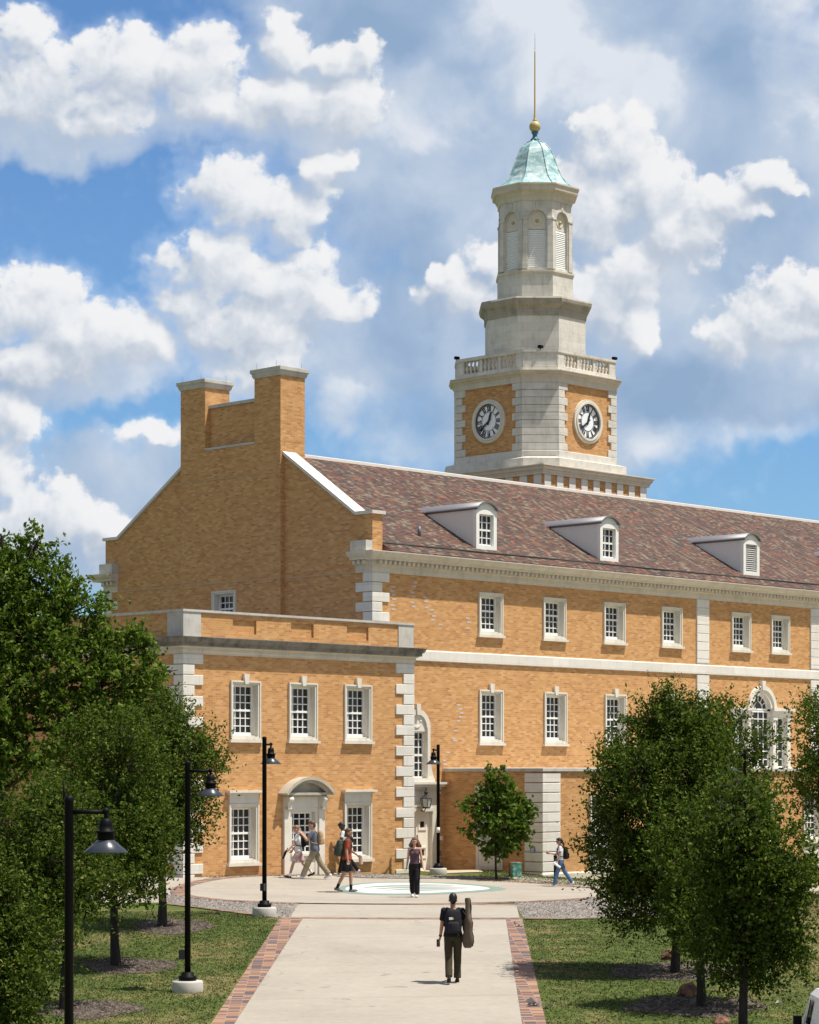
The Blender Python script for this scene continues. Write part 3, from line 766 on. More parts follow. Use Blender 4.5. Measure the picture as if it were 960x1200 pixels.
# chimneys
def chimney(t0, t1):
    mb = MB(); mb.box(-.18, 1.03, t0, t1, 15.503, 17.90); mb.box(.012, 1.028, t0 + .002, t1 - .002, 13.5, 15.5); o = part(mb, 'chimney', M['brick'], hall)
    c = MB(); P = [(-.18, t0), (1.03, t0), (1.03, t1), (-.18, t1)]
    c.sweep(P, [(0, 17.86), (.03, 17.86), (.07, 17.95), (.07, 18.0), (.12, 18.05), (.12, 18.17), (.02, 18.20)], closed=True); c.prism([(-.19, t0 - .01), (1.04, t0 - .01), (1.04, t1 + .01), (-.19, t1 + .01)], 18.1, 18.205)
    part(c, 'cap', M['grey_stone'], hall, o)
    for x, y in ((-.2, t0 + .2), (-.2, t1 - .15), (.95, t0 + .1)):
        r = MB(); r.tube([(x, y, 18.1), (x, y, 18.42)], .006, 5); part(r, 'lightning_rod', M['lead'], hall, o)
chimney(CT0, CT1); chimney(CT2, CT3)
mb = MB(); mb.box(.06, .5, CT1, CT2, 15.4, 17.08); scr = part(mb, 'chimney_screen', M['brick'], hall)
mb = MB(); mb.box(.0, .56, CT1 + .004, CT2 - .004, 17.083, 17.2); mb.box(-.21, .059, CT1 + .004, CT2 - .004, 15.503, 15.58); part(mb, 'coping', M['grey_stone'], hall, scr)
# dormers
def dormer(c, louvre=False):
    t0, zb, ze, zc = .5, 11.72, 13.20, 13.46
    mb = MB(); tb = (ze - 11.24) / sl - .5
    for sg in (-1, 1):
        x = c + sg * .5; f = [(x, t0 + .02, zb - .1), (x, tb + .1, ze), (x, t0 + .02, ze)]
        mb.face(f if sg > 0 else f[::-1])
    # front frame
    ring_rect(mb, c - .56, c + .56, zb, ze, .17, t0 - .05, t0 + .12); mb.box(c - .62, c + .62, t0 - .1, t0 + .1, zb - .07, zb - .002)
    half = .56; r = (half ** 2 + (zc - ze) ** 2) / (2 * (zc - ze)); zo = zc - r; a = math.asin(half / r)
    arc = [(c + r * math.sin(a * (1 - 2 * k / 12)), zo + r * math.cos(a * (1 - 2 * k / 12))) for k in range(13)]
    mb.extrude_y([(c - half, ze + .002), (c + half, ze + .002)] + arc[1:-1], t0 - .02, t0 + .1)
    o = part(mb, 'dormer', M['white'], hall)
    ck = MB()
    for sg in (-1, 1):
        x = c + sg * .53; f = [(x, t0 + .1, zb - .1), (x, tb + .1, ze - .01), (x, t0 + .1, ze - .01)]
        ck.face(f if sg > 0 else f[::-1]); ck.face([(c + sg * .50, q[1], q[2]) for q in (f[::-1] if sg > 0 else f)]); ck.face([(x, t0 + .1, zb - .1), (x, t0 + .1, ze - .01), (c + sg * .5, t0 + .1, ze - .01), (c + sg * .5, t0 + .1, zb - .1)])
    part(ck, 'cheek', M['dormer'], hall, o)
    rf = MB(); half2 = .62; r2 = r + .06; a2 = math.asin(min(1, half2 / r2)); N = 12
    prev = None
    for k in range(N + 1):
        g = a2 * (1 - 2 * k / N); x, z = c + r2 * math.sin(g), zo + r2 * math.cos(g); te = (z - 11.24) / sl - .5 + .1
        cur = ((x, t0 - .14, z), (x, te, z), (c + (r2 - .07) * math.sin(g), t0 - .14, zo + (r2 - .07) * math.cos(g)), (c + (r2 - .07) * math.sin(g), te, zo + (r2 - .07) * math.cos(g)))
        if prev:
            rf.face([prev[0], prev[1], cur[1], cur[0]], 0, True); rf.face([prev[0], cur[0], cur[2], prev[2]]); rf.face([prev[2], cur[2], cur[3], prev[3]])
        else: rf.face([cur[0], cur[2], cur[3], cur[1]])
        prev = cur
    rf.face([prev[0], prev[1], prev[3], prev[2]])
    part(rf, 'roof', M['lead'], hall, o)
    fl = MB()
    for sg in (-1, 1): fl.box(c + sg * .53, c + sg * .60, tb - .02, tb + .16, ze - .06, ze + .08)
    part(fl, 'flashing', M['ridge'], hall, o)
    s = MB(); x0, x1, z0, z1 = c - .39, c + .39, zb + .17, ze - .17
    if louvre:
        k = z0
        while k < z1 - .03:
            s.face([(x0, t0 + .02, k), (x1, t0 + .02, k), (x1, t0 + .10, k + .07), (x0, t0 + .10, k + .07)]); s.box(x0, x1, t0 + .01, t0 + .03, k - .006, k + .02); k += .085
        part(s, 'louvre', M['white'], hall, o)
    else:
        ring_rect(s, x0, x1, z0, z1, .05, t0 + .05, t0 + .1)
        for k in (1, 2): s.box(x0 + .78 * k / 3 - .016, x0 + .78 * k / 3 + .016, t0 + .06, t0 + .095, z0, z1)
        for k in range(1, 4):
            e = .035 if k == 2 else .016; s.box(x0, x1, t0 + .062, t0 + .094, z0 + (z1 - z0) * k / 4 - e, z0 + (z1 - z0) * k / 4 + e)
        part(s, 'sash', M['white'], hall, o)
    p = MB(); p.face([(x0, t0 + .11, z0), (x1, t0 + .11, z0), (x1, t0 + .11, z1), (x0, t0 + .11, z1)]); part(p, 'pane', M['ink'] if louvre else M['glass'], hall, o)
    if louvre: o['label'] = 'dormer with a white louvre in place of a window'
for c, l in ((6.4, False), (13.5, False), (22.8, True), (LEN - 13.5, False), (LEN - 6.4, False)): dormer(c, l)
# pale replacement bricks scattered where ivy was cut away
mb = MB(); rr = random.Random(3)
def pale(px_list):
    for s, z in px_list:
        z = round(z / .0715) * .0715; mb.box(s, s + .2, -.006, .002, z + .012, z + .0715)
pale([(.95, 10.0), (.9, 9.86), (.95, 9.72), (.98, 9.55), (.9, 9.35), (.95, 9.2), (2.05, 10.2), (1.98, 10.05), (1.9, 9.9), (1.95, 9.7), (1.9, 9.48), (1.98, 9.36), (2.55, 9.75), (2.6, 9.55), (2.62, 9.4), (2.9, 9.3), (3.0, 9.1), (2.95, 8.95), (3.35, 8.8), (4.8, 9.05), (4.85, 8.92), (4.8, 8.75), (4.3, 5.95), (4.4, 5.8), (4.45, 5.66), (4.4, 5.5), (4.3, 5.35), (4.15, 5.0), (4.05, 4.75), (4.1, 4.62), (3.75, 4.2), (3.55, 3.9), (3.6, 3.78)])
part(mb, 'replacement_bricks', plain('pale pink brick', (.55, .45, .40), .85), hall)
# side entrance by the pavilion: double door, arched window above
mb = MB()
mb.box(DW - .98, DW - .76, -.05, .3, -.2, 2.2); mb.box(DW + .76, DW + .98, -.05, .3, -.2, 2.2); mb.box(DW - .98, DW + .98, -.05, .3, 2.202, 3.0)
ring_rect(mb, DW - .6, DW + .6, 2.32, 2.92, .04, -.07, -.051); mb.box(DW - .8, DW + .8, -.1, -.052, 2.16, 2.27)
mb.box(DW - 1.2, DW + 1.2, -.26, 0, 3.03, 3.12); mb.box(DW - 1.1, DW + 1.1, -.17, 0, 2.94, 3.028); mb.box(DW - 1.3, DW + 1.3, -.32, 0, 3.122, 3.2)
part(mb, 'door_surround', M['trim'], hall)
mb = MB(); mb.box(DW - .76, DW - .004, .10, .16, -.1, 2.2); mb.box(DW + .004, DW + .76, .10, .16, -.1, 2.2)
for x in (DW - .38, DW + .38):
    for z in (1.70, .70): ring_rect(mb, x - .21, x + .21, z - .21, z + .21, .06, .07, .099)
dr = part(mb, 'door', M['door'], hall)
mb = MB()
for x in (DW - .38, DW + .38):
    for z in (1.70, .70): mb.box(x - .09, x + .09, .085, .097, z - .1, z + .1)
part(mb, 'pane', M['ink'], hall, dr)
mb = MB(); mb.tube([(DW + .1, .04, 1.05), (DW + .1, .04, 1.35)], .018, 6); mb.box(DW + .08, DW + .12, .04, .1, 1.1, 1.13); mb.box(DW + .08, DW + .12, .04, .1, 1.28, 1.31); part(mb, 'handle', M['lead'], hall, dr)
mb = MB(); arch_ring(mb, DW, 5.14, .46, .64, -.07, .05); mb.box(DW - .64, DW - .5, -.07, .25, 3.3, 5.14); mb.box(DW + .5, DW + .64, -.07, .25, 3.3, 5.14)
mb.extrude_y([(DW - .5, 5.0), (DW + .5, 5.0)] + [(DW + .5 * math.cos(math.pi * k / 12), 5.14 + .5 * math.sin(math.pi * k / 12)) for k in range(13)], .0, .2)
mb.extrude_y([(DW - .07, 5.58), (DW + .07, 5.58), (DW + .11, 5.98), (DW - .11, 5.98)], -.12, 0)
mb.box(DW - .8, DW + .8, -.14, .2, 3.202, 3.34)
for sg in (-1, 1):
    pts = [(DW + sg * (.64 + .2 * (1 - k / 6) ** 2), 3.342 + .9 * k / 6) for k in range(7)]
    poly = [(DW + sg * .64, 3.342)] + pts
    mb.extrude_y(poly if sg > 0 else poly[::-1], -.06, 0)
arch_ring(mb, DW, 5.34, .17, .22, -.03, .0, math.pi, 2 * math.pi, 10); mb.ball((DW - .2, -.0, 5.36), .05); mb.ball((DW + .2, -.0, 5.36), .05)
aw = part(mb, 'window', M['trim'], hall); aw['label'] = 'narrow arched window with a carved head above the side door'
mb = MB(); ring_rect(mb, DW - .5, DW + .5, 3.342, 5.0, .06, .12, .19); mb.box(DW - .45, DW + .45, .10, .18, 4.12, 4.2)
for k in range(1, 4): mb.box(DW - .5 + .25 * k - .017, DW - .5 + .25 * k + .017, .14, .175, 3.35, 5.0)
for k in (1, 2, 4, 5): mb.box(DW - .5, DW + .5, .142, .173, 3.34 + .276 * k - .017, 3.34 + .276 * k + .017)
part(mb, 'sash', M['white'], hall, aw)
mb = MB(); mb.face([(DW - .5, .18, 3.35), (DW + .5, .18, 3.35), (DW + .5, .18, 5.02), (DW - .5, .18, 5.02)]); part(mb, 'pane', M['glass'], hall, aw)
# lantern on its bracket
mb = MB(); lx0, lz = DW + .13, 2.27; ly = -.34
mb.lathe([(.13, lz), (.15, lz + .02), (.15, lz + .04), (.14, lz + .05)], 6, (lx0, ly)); mb.lathe([(.21, lz + .34), (.22, lz + .36), (.10, lz + .44), (.05, lz + .50), (.07, lz + .54), (.07, lz + .58), (.03, lz + .62), (.02, lz + .72), (.0, lz + .76)], 6, (lx0, ly), smooth=False)
for k in range(6):
    a = math.pi * k / 3; mb.tube([(lx0 + .145 * math.cos(a), ly + .145 * math.sin(a), lz + .03), (lx0 + .21 * math.cos(a), ly + .21 * math.sin(a), lz + .36)], .012, 5)
mb.tube([(lx0, ly, lz + .02), (lx0, ly + .1, lz - .1), (lx0, -.04, lz - .08)], .02, 6)
ln = part(mb, 'lantern', M['iron'], hall)
mb = MB(); mb.lathe([(.13, lz + .03), (.195, lz + .34)], 6, (lx0, ly), smooth=False); part(mb, 'lantern_glass', plain('frosted lamp glass', (.50, .53, .50), .2), hall, ln)
mb = MB(); mb.box(3.30, 3.46, -.09, .0, 1.12, 1.27); part(mb, 'junction_box', M['louver'], hall)
mb = MB(); mb.ball((3.28, -.12, 2.82), .045); mb.box(3.24, 3.32, -.1, 0, 2.79, 2.85); part(mb, 'wall_lamp', M['louver'], hall)

# ---------------- low porch wing
porch = building('porch_wing', 'single storey brick porch wing with grey coping along the front of the hall', 3.66, -4.65)
PX0, PX1, PT, PZ = 3.66, 41.94, -4.65, 3.56
mb = MB(); fw = [6.8, 10.04, 13.28, 16.5, 19.8]; fw = fw + [LEN - c for c in fw]
wall_sheet(mb, lambda s, z: (s, PT, z), PX0, PX1, -1.2, PZ, [(c - .62, c + .62, .89, 2.78) for c in fw] + [(21.9, 23.7, -1.2, 2.5)])
wall_sheet(mb, lambda t, z: (PX0, -t, z), 0, -PT, -1.2, PZ, [(1.57, 2.81, 1.15, 3.05)])
wall_sheet(mb, lambda t, z: (PX1, t, z), PT, 0, -1.2, PZ)
part(mb, 'wall', M['brick'], porch)
mb = MB(); mb.box(PX0 + .05, PX1 - .05, PT + .05, -.002, PZ - .05, PZ + .02); part(mb, 'roof', M['grey_stone'], porch)
mb = MB(); mb.sweep([(PX0, -.003), (PX0, PT), (PX1, PT), (PX1, -.003)], [(-.35, PZ + .003), (.02, PZ + .003), (.09, PZ + .03), (.09, PZ + .13), (-.35, PZ + .15), (-.35, PZ + .003)]); part(mb, 'coping', M['grey_stone'], porch)
mb = MB(); z = PZ - .02; 
while z > -.4:
    mb.sweep([(PX0, PT + .78), (PX0, PT), (PX0 + .88, PT)], [(-.05, z - .335), (.045, z - .335), (.06, z - .32), (.06, z - .032), (.045, z - .02), (-.05, z - .02)]); z -= .343
part(mb, 'quoin_pier', M['stone'], porch)
for a, b in ((21.75, 22.0), (23.6, 23.85)):
    mb = MB(); mb.box(a, b, PT - .06, PT + .2, -1, 2.6); part(mb, 'door_jamb', M['trim'], porch)
mb = MB(); mb.box(22.0, 23.6, PT + .12, PT + .18, -1, 2.5); part(mb, 'door', M['door'], porch)
mb = MB(); mb.sweep([(PX0, -.5), (PX0, PT), (PX1, PT)], [(-.05, -1.2), (.10, -1.2), (.10, .02), (.06, .07), (-.05, .07)]); part(mb, 'plinth', M['cornice'], porch)
for c in fw: window(porch, c, PT, .86, 1.30, 1.94, panel=.8)
w = window(porch, PX0, -2.19, 1.12, 1.30, 1.94, panel=1.0, rot=-math.pi / 2); w['label'] = 'shaded window behind the young tree'
mb = MB(); mb.box(PX0 - .085, PX0 - .04, -4.36, -4.14, .78, .96); part(mb, 'plaque', plain('blue enamel plaque', (.10, .14, .38), .4), porch)
mb = MB()
for k in range(3): mb.box(PX0 - .089, PX0 - .084, -4.33 + .0, -4.17 - (.05 if k == 2 else 0), .81 + .045 * k, .83 + .045 * k)
part(mb, 'plaque_lettering', M['white'], porch)
mb = MB(); mb.box(PX0 - .12, PX0, -3.66, -3.52, 1.12, 1.36); part(mb, 'wall_box', M['black'], porch)
mb = MB(); mb.ball((PX0 - .14, -3.44, .95), (.12, .10, .15)); mb.box(PX0 - .1, PX0, -3.54, -3.34, .82, 1.08); part(mb, 'wall_lamp', M['cream'], porch)

# ---------------- front pavilion
pav = building('brick_pavilion', 'two storey brick pavilion with parapet and arched doorway hood in front of the gable', -9.65, -1.2)
AX0, AX1, AT = -9.65, .76, -1.2
uw = [-7.04, -4.48, -1.92]; gwz = [-7.12, -1.93]
mb = MB(); pan = [(-7.56, -6.54, 8.02, 8.47), (-5.0, -3.97, 8.02, 8.47), (-2.42, -1.39, 8.02, 8.47)]
fr = lambda s, z: (s, AT, z)
wall_sheet(mb, fr, AX0, AX1, -1.2, 8.62, [(c - .62, c + .62, 4.63, 6.5) for c in uw] + [(c - .62, c + .62, .64, 2.5) for c in gwz] + [(-5.1, -3.82, -.5, 2.7)] + pan)
for a, b, z0, z1 in pan:
    y = AT + .07; mb.face([(a, y, z0), (b, y, z0), (b, y, z1), (a, y, z1)])
    for q in ([(a, AT, z0), (b, AT, z0), (b, y, z0), (a, y, z0)], [(b, AT, z0), (b, AT, z1), (b, y, z1), (b, y, z0)], [(b, AT, z1), (a, AT, z1), (a, y, z1), (b, y, z1)], [(a, AT, z1), (a, AT, z0), (a, y, z0), (a, y, z1)]): mb.face(q)
PB = 10.0
wall_sheet(mb, lambda t, z: (AX0, -t, z), -PB, -AT, -1.2, 8.62)
mb.face([(AX1, AT, -1.2), (AX1, -.002, -1.2), (AX1, -.002, 8.62), (AX1, AT, 8.62)])
mb.face([(AX0, PB, -1.2), (AX0, PB, 8.62), (-.002, PB, 8.62), (-.002, PB, -1.2)])
part(mb, 'wall', M['brick'], pav)
mb = MB(); mb.prism([(AX0 + .3, AT + .3), (AX1 - .3, AT + .3), (AX1 - .3, -.01), (-.01, -.01), (-.01, PB - .3), (AX0 + .3, PB - .3)], 7.7, 7.9); part(mb, 'roof', M['lead'], pav)
PP = [(-.003, PB), (AX0, PB), (AX0, AT), (AX1, AT), (AX1, -.003)]
mb = MB(); mb.sweep(PP, [(-.05, 7.30), (.05, 7.30), (.05, 7.36), (.09, 7.40), (.09, 7.50), (.16, 7.53), (.16, 7.555), (-.05, 7.556)]); co = part(mb, 'cornice', M['cornice'], pav)
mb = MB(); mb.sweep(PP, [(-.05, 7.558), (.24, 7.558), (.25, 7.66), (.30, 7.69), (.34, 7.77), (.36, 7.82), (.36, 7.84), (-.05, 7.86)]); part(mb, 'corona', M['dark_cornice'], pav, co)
mb = MB(); mb.sweep(PP, [(-.32, 8.62), (.04, 8.62), (.06, 8.64), (.06, 8.71), (-.32, 8.73), (-.32, 8.62)]); part(mb, 'coping', M['grey_stone'], pav)
mb = MB(); mb.sweep([(AX0, AT + .75), (AX0, AT), (AX0 + .71, AT)], [(-.05, 7.862), (.03, 7.862), (.03, 8.618), (-.05, 8.618)]); part(mb, 'parapet_block', M['grey_stone'], pav); mb = MB(); mb.sweep([(AX1 - .71, AT), (AX1, AT), (AX1, AT + .7)], [(-.05, 7.862), (.03, 7.862), (.03, 8.618), (-.05, 8.618)]); part(mb, 'parapet_block', M['grey_stone'], pav)
quoins(pav, [(AX0, AT + .42), (AX0, AT), (AX0 + .78, AT)], [(AX0, AT + .78), (AX0, AT), (AX0 + .42, AT)], -.2, 7.295, .333)
quoins(pav, [(AX1 - .84, AT), (AX1, AT), (AX1, AT + .4)], [(AX1 - .47, AT), (AX1, AT), (AX1, AT + .75)], -.2, 7.295, .355)
for c in uw: window(pav, c, AT, 4.60, 1.30, 1.91, key=True)
for c in gwz: window(pav, c, AT, .61, 1.30, 1.93, head=.42)
# doorway with segmental hood
dc = -4.46; mb = MB()
mb.box(dc - .92, dc - .66, AT - .10, AT + .06, -.4, 2.85); mb.box(dc + .66, dc + .92, AT - .10, AT + .06, -.4, 2.85); mb.box(dc - .655, dc + .655, AT - .06, AT + .06, 2.38, 2.85)
for sg in (-1, 1):
    mb.box(dc + sg * .655, dc + sg * .53, AT - .04, AT + .3, -.3, 2.375)
    mb.tube([(dc + sg * .79 - .1, AT - .22, 2.66), (dc + sg * .79 + .1, AT - .22, 2.66)], .10, 10); mb.tube([(dc + sg * .79 - .09, AT - .16, 2.36), (dc + sg * .79 + .09, AT - .16, 2.36)], .065, 10)
    mb.box(dc + sg * .79 - .09, dc + sg * .79 + .09, AT - .22, AT - .1, 2.36, 2.76)
mb.box(dc - .53, dc + .53, AT - .02, AT + .3, -.4, .78); mb.box(dc - .53, dc + .53, AT - .04, AT + .3, 2.24, 2.378); mb.box(dc - .6, dc + .6, AT - .1, AT + .1, .782, .86)
o = part(mb, 'doorway', M['trim'], pav)
mb = MB(); half = 1.12; rise = .54; r = (half ** 2 + rise ** 2) / (2 * rise); zo = 2.86 + rise - r; a = math.asin(half / r)
arch_ring(mb, dc, zo, r - .10, r, AT - .42, AT, math.pi / 2 - a, math.pi / 2 + a, 20); arch_ring(mb, dc, zo, r - .2, r - .102, AT - .28, AT, math.pi / 2 - a * .9, math.pi / 2 + a * .9, 20)
mb.box(dc - .98, dc + .98, AT - .30, AT, 2.80, 2.88); mb.box(dc - .92, dc + .92, AT - .2, AT, 2.73, 2.798)
mb.extrude_y([(dc - .9, 2.88), (dc + .9, 2.88)] + [(dc + (r - .15) * math.sin(.78 * a * (1 - 2 * k / 12)), zo + (r - .15) * math.cos(.78 * a * (1 - 2 * k / 12))) for k in range(13)], AT - .08, AT)
part(mb, 'hood', M['hood'], pav, o)
mb = MB(); ring_rect(mb, dc - .53, dc + .53, .862, 2.238, .06, AT + .14, AT + .22)
for k in range(1, 4): mb.box(dc - .53 + .265 * k - .017, dc - .53 + .265 * k + .017, AT + .17, AT + .2, .87, 2.23)
for k in range(1, 6): e = .034 if k == 3 else .017; mb.box(dc - .53, dc + .53, AT + .165, AT + .199, .862 + 1.376 * k / 6 - e, .862 + 1.376 * k / 6 + e)
part(mb, 'sash', M['white'], pav, o)
mb = MB(); mb.face([(dc - .53, AT + .21, .87), (dc + .53, AT + .21, .87), (dc + .53, AT + .21, 2.23), (dc - .53, AT + .21, 2.23)]); part(mb, 'pane', M['glass'], pav, o)
mb = MB(); mb.sweep([(AX0, 2), (AX0, AT), (dc - 1.0, AT)], [(-.05, -1.2), (.05, -1.2), (.05, .17), (-.05, .19)]); mb.sweep([(dc + 1.0, AT), (AX1, AT), (AX1, 0)], [(-.05, -1.2), (.05, -1.2), (.05, .02), (-.05, .04)]); part(mb, 'plinth', M['brick'], pav)
# ---------------- clock tower behind the ridge
TS, TT = 22.8, 12.4
tower = building('clock_tower', 'stone and brick clock tower with green copper dome and gold finial behind the roof', TS, TT)
def octa(b, e): return [(TS - e, TT - b), (TS + e, TT - b), (TS + b, TT - e), (TS + b, TT + e), (TS + e, TT + b), (TS - e, TT + b), (TS - b, TT + e), (TS - b, TT - e)]
def sq(a): return [(TS - a, TT - a), (TS + a, TT - a), (TS + a, TT + a), (TS - a, TT + a)]
def reg(a): return octa(a, a * math.tan(math.pi / 8))
mb = MB(); mb.prism(sq(3.56), 11, 16.42); base = part(mb, 'base', M['brick'], tower)
mb = MB()
for side in range(4):
    for k in range(9):
        x = -3.2 + .82 * k - .08; f = 3.56
        a, b_, = x - .21, x + .21
        if side == 0: mb.box(TS + a, TS + b_, TT - f - .04, TT - f + .02, 14, 16.42)
        if side == 1: mb.box(TS - f - .04, TS - f + .02, TT + a, TT + b_, 14, 16.42)
        if side == 2: mb.box(TS + a, TS + b_, TT + f - .02, TT + f + .04, 14, 16.42)
        if side == 3: mb.box(TS + f - .02, TS + f + .04, TT + a, TT + b_, 14, 16.42)
part(mb, 'base_pilasters', M['stone'], tower, base)
mb = MB(); mb.sweep(sq(3.6), [(-.1, 16.38), (.06, 16.38), (.06, 16.46), (.08, 16.48), (.10, 16.55), (.15, 16.58), (.17, 16.68), (.24, 16.74), (.24, 16.78), (-.6, 16.90)], closed=True); part(mb, 'base_cornice', M['cornice'], tower)
mb = MB(); mb.prism(octa(3.42, 2.3), 16.75, 17.2); mb.sweep(octa(3.42, 2.3), [(.0, 17.2), (-.34, 17.30)], closed=True); part(mb, 'plinth', M['tower_stone'], tower)
mb = MB(); mb.prism(octa(3.06, 1.96), 17.1, 20.7); stg = part(mb, 'clock_stage', M['brick'], tower)
OC = octa(3.06, 1.96)
# stone wraps on the four chamfers, alternately long and short
for i in (1, 3, 5, 7):
    A, B = Vector(OC[i]), Vector(OC[(i + 1) % 8]); P0, P1 = Vector(OC[i - 1]), Vector(OC[(i + 2) % 8])
    da, db = (P0 - A).normalized(), (P1 - B).normalized(); mb = MB()
    for k in range(9):
        z1 = 20.55 - k * .33; L = .56 if k % 2 == 0 else .36
        mb.sweep([A + da * L, A, B, B + db * L], [(-.02, z1 - .312), (.05, z1 - .312), (.062, z1 - .30), (.062, z1 - .012), (.05, z1), (-.02, z1)])
    part(mb, 'quoins', M['tower_stone'], tower, stg)
mb = MB(); mb.sweep(OC, [(-.02, 17.2), (.075, 17.2), (.075, 17.56), (.06, 17.585), (-.02, 17.59)], closed=True); part(mb, 'base_band', M['tower_stone'], tower, stg)
mb = MB(); mb.sweep(OC, [(-.02, 20.55), (.07, 20.55), (.07, 20.80), (.12, 20.84), (.14, 20.9), (.24, 20.93), (.25, 21.0), (.30, 21.03), (.30, 21.06), (-.6, 21.12)], closed=True); part(mb, 'cornice', M['cornice'], tower)
# clocks (local: x right, y inwards, z up)
def clock(loc, rot, label):
    f = MB(); N = 40
    for r0, r1, y0, y1 in ((.79, .965, -.10, .03), (.77, .85, -.14, -.098)):
        arch_ring(f, 0, 0, r0, r1, y0, y1, 0, 2 * math.pi, N)
    o = f.build('clock', M['trim'], tower, loc, rot); o['label'] = label
    d = MB(); d.extrude_y([(.785 * math.cos(2 * math.pi * k / N), .785 * math.sin(2 * math.pi * k / N)) for k in range(N)], -.02, .02); d.build('dial', M['dial'], o)
    g = MB(); arch_ring(g, 0, 0, .745, .784, -.03, -.021, 0, 2 * math.pi, N); arch_ring(g, 0, 0, .695, .718, -.03, -.021, 0, 2 * math.pi, N); arch_ring(g, 0, 0, .41, .432, -.03, -.021, 0, 2 * math.pi, N)
    for k in range(60):
        a = 2 * math.pi * k / 60; ca, sa = math.cos(a), math.sin(a); w = .006
        g.extrude_y([(.71 * ca + w * sa, .71 * sa - w * ca), (.76 * ca + w * sa, .76 * sa - w * ca), (.76 * ca - w * sa, .76 * sa + w * ca), (.71 * ca - w * sa, .71 * sa + w * ca)], -.03, -.021)
    ROM = ['XII', 'I', 'II', 'III', 'IIII', 'V', 'VI', 'VII', 'VIII', 'IX', 'X', 'XI']
    def bar(x0, r0, x1, r1, w, a):      # strokes in the numeral's own frame: x sideways, r outwards
        er = Vector((math.sin(a), math.cos(a))); ex = Vector((math.cos(a), -math.sin(a)))
        p, q_ = ex * x0 + er * r0, ex * x1 + er * r1; n_ = ex * w
        P = [p - n_, p + n_, q_ + n_, q_ - n_]
        g.extrude_y([tuple(v) for v in P], -.032, -.021)
    for h, txt in enumerate(ROM):
        a = 2 * math.pi * h / 12; wd = {'I': .062, 'V': .11, 'X': .11}; tot = sum(wd[c] for c in txt); x = -tot / 2
        for c in txt:
            w = wd[c]; m = x + w / 2
            if c == 'I': bar(m, .45, m, .69, .021, a)
            elif c == 'V': bar(m, .45, m - .036, .69, .022, a); bar(m, .45, m + .036, .69, .013, a)
            else: bar(m + .036, .45, m - .036, .69, .022, a); bar(m - .036, .45, m + .036, .69, .013, a)
            x += w
    g.build('numerals', M['ink'], o)
    def hand(name, ang, L, w, y):
        h = MB(); e = Vector((math.sin(ang), math.cos(ang))); n_ = Vector((e.y, -e.x))
        P = [e * -.16 + n_ * w * .6, e * L * .55 + n_ * w, e * L * .72 + n_ * w * .9, e * L, e * L * .72 - n_ * w * .9, e * L * .55 - n_ * w, e * -.16 - n_ * w * .6]
        h.extrude_y([tuple(v) for v in reversed(P)], y - .012, y); h.extrude_y([(.05 * math.cos(-t_), .05 * math.sin(t_)) for t_ in [2 * math.pi * k / 12 for k in range(12)]], y - .014, y); h.build(name, M['ink'], o)
    hand('hour_hand', R(20), .46, .06, -.045); hand('minute_hand', R(234), .70, .045, -.065)
clock((0, -3.06, 19.03), 0, 'clock on the sunlit brick face'); clock((-3.06, 0, 19.03), -math.pi / 2, 'clock on the shaded brick face')
clock((3.06, 0, 19.03), math.pi / 2, 'clock on the far right face'); clock((0, 3.06, 19.03), math.pi, 'clock on the far side')
# balustrade
BO = octa(3.06, 1.98); mb = MB()
mb.sweep(BO, [(-.30, 21.08), (.0, 21.08), (.0, 21.27), (-.03, 21.29), (-.27, 21.29), (-.30, 21.27), (-.30, 21.08)], closed=True)
mb.sweep(BO, [(-.30, 21.84), (.02, 21.84), (.03, 21.88), (.03, 21.98), (-.31, 22.0), (-.31, 21.88), (-.30, 21.84)], closed=True)
bal = part(mb, 'balustrade', M['tower_stone'], tower)
mb = MB(); nb = MB()
for i in range(8):
    A, B = Vector(BO[i]), Vector(BO[(i + 1) % 8]); d = (B - A).normalized(); n_ = Vector((d.y, -d.x)); L = (B - A).length
    def block(m_, a, b_, o0, o1):
        P = [A + d * a + n_ * o0, A + d * b_ + n_ * o0, A + d * b_ + n_ * o1, A + d * a + n_ * o1]; q_ = MB(); q_.prism([tuple(p) for p in P][::-1], 21.28, 21.845); part(q_, 'balustrade_pier', M['tower_stone'], tower, bal)
    if i % 2 == 1: block(mb, -.02, L + .02, -.01, -.26); continue
    block(mb, -.02, .42, -.01, -.26); block(mb, L - .42, L + .02, -.01, -.26)
    u0, span = .42, L - .84; bl = (span - 2 * .16) / 3
    for g_ in range(3):
        if g_: block(mb, u0 + g_ * bl + (g_ - 1) * .16, u0 + g_ * bl + g_ * .16, -.04, -.24)
        for k in range(4):
            c_ = A + d * (u0 + g_ * (bl + .16) + bl * (k + .5) / 4) - n_ * .14
            nb.lathe([(.07, 21.28), (.07, 21.33), (.045, 21.36), (.095, 21.48), (.09, 21.54), (.04, 21.66), (.045, 21.74), (.07, 21.78), (.07, 21.845)], 8, (c_.x, c_.y))
part(nb, 'balusters', M['cornice'], tower, bal)
for (x, y) in ((TS - 2.50, TT - 2.50), (TS - 2.9, TT + 2.1), (TS + 2.1, TT - 2.9)):
    mb = MB(); mb.box(x - .09, x + .09, y - .09, y + .09, 22.04, 22.13); mb.tube([(x, y, 21.95), (x, y, 22.05)], .03, 6); mb.box(x - .12, x + .12, y - .07, y + .07, 22.131, 22.16); part(mb, 'floodlight', M['black'], tower)
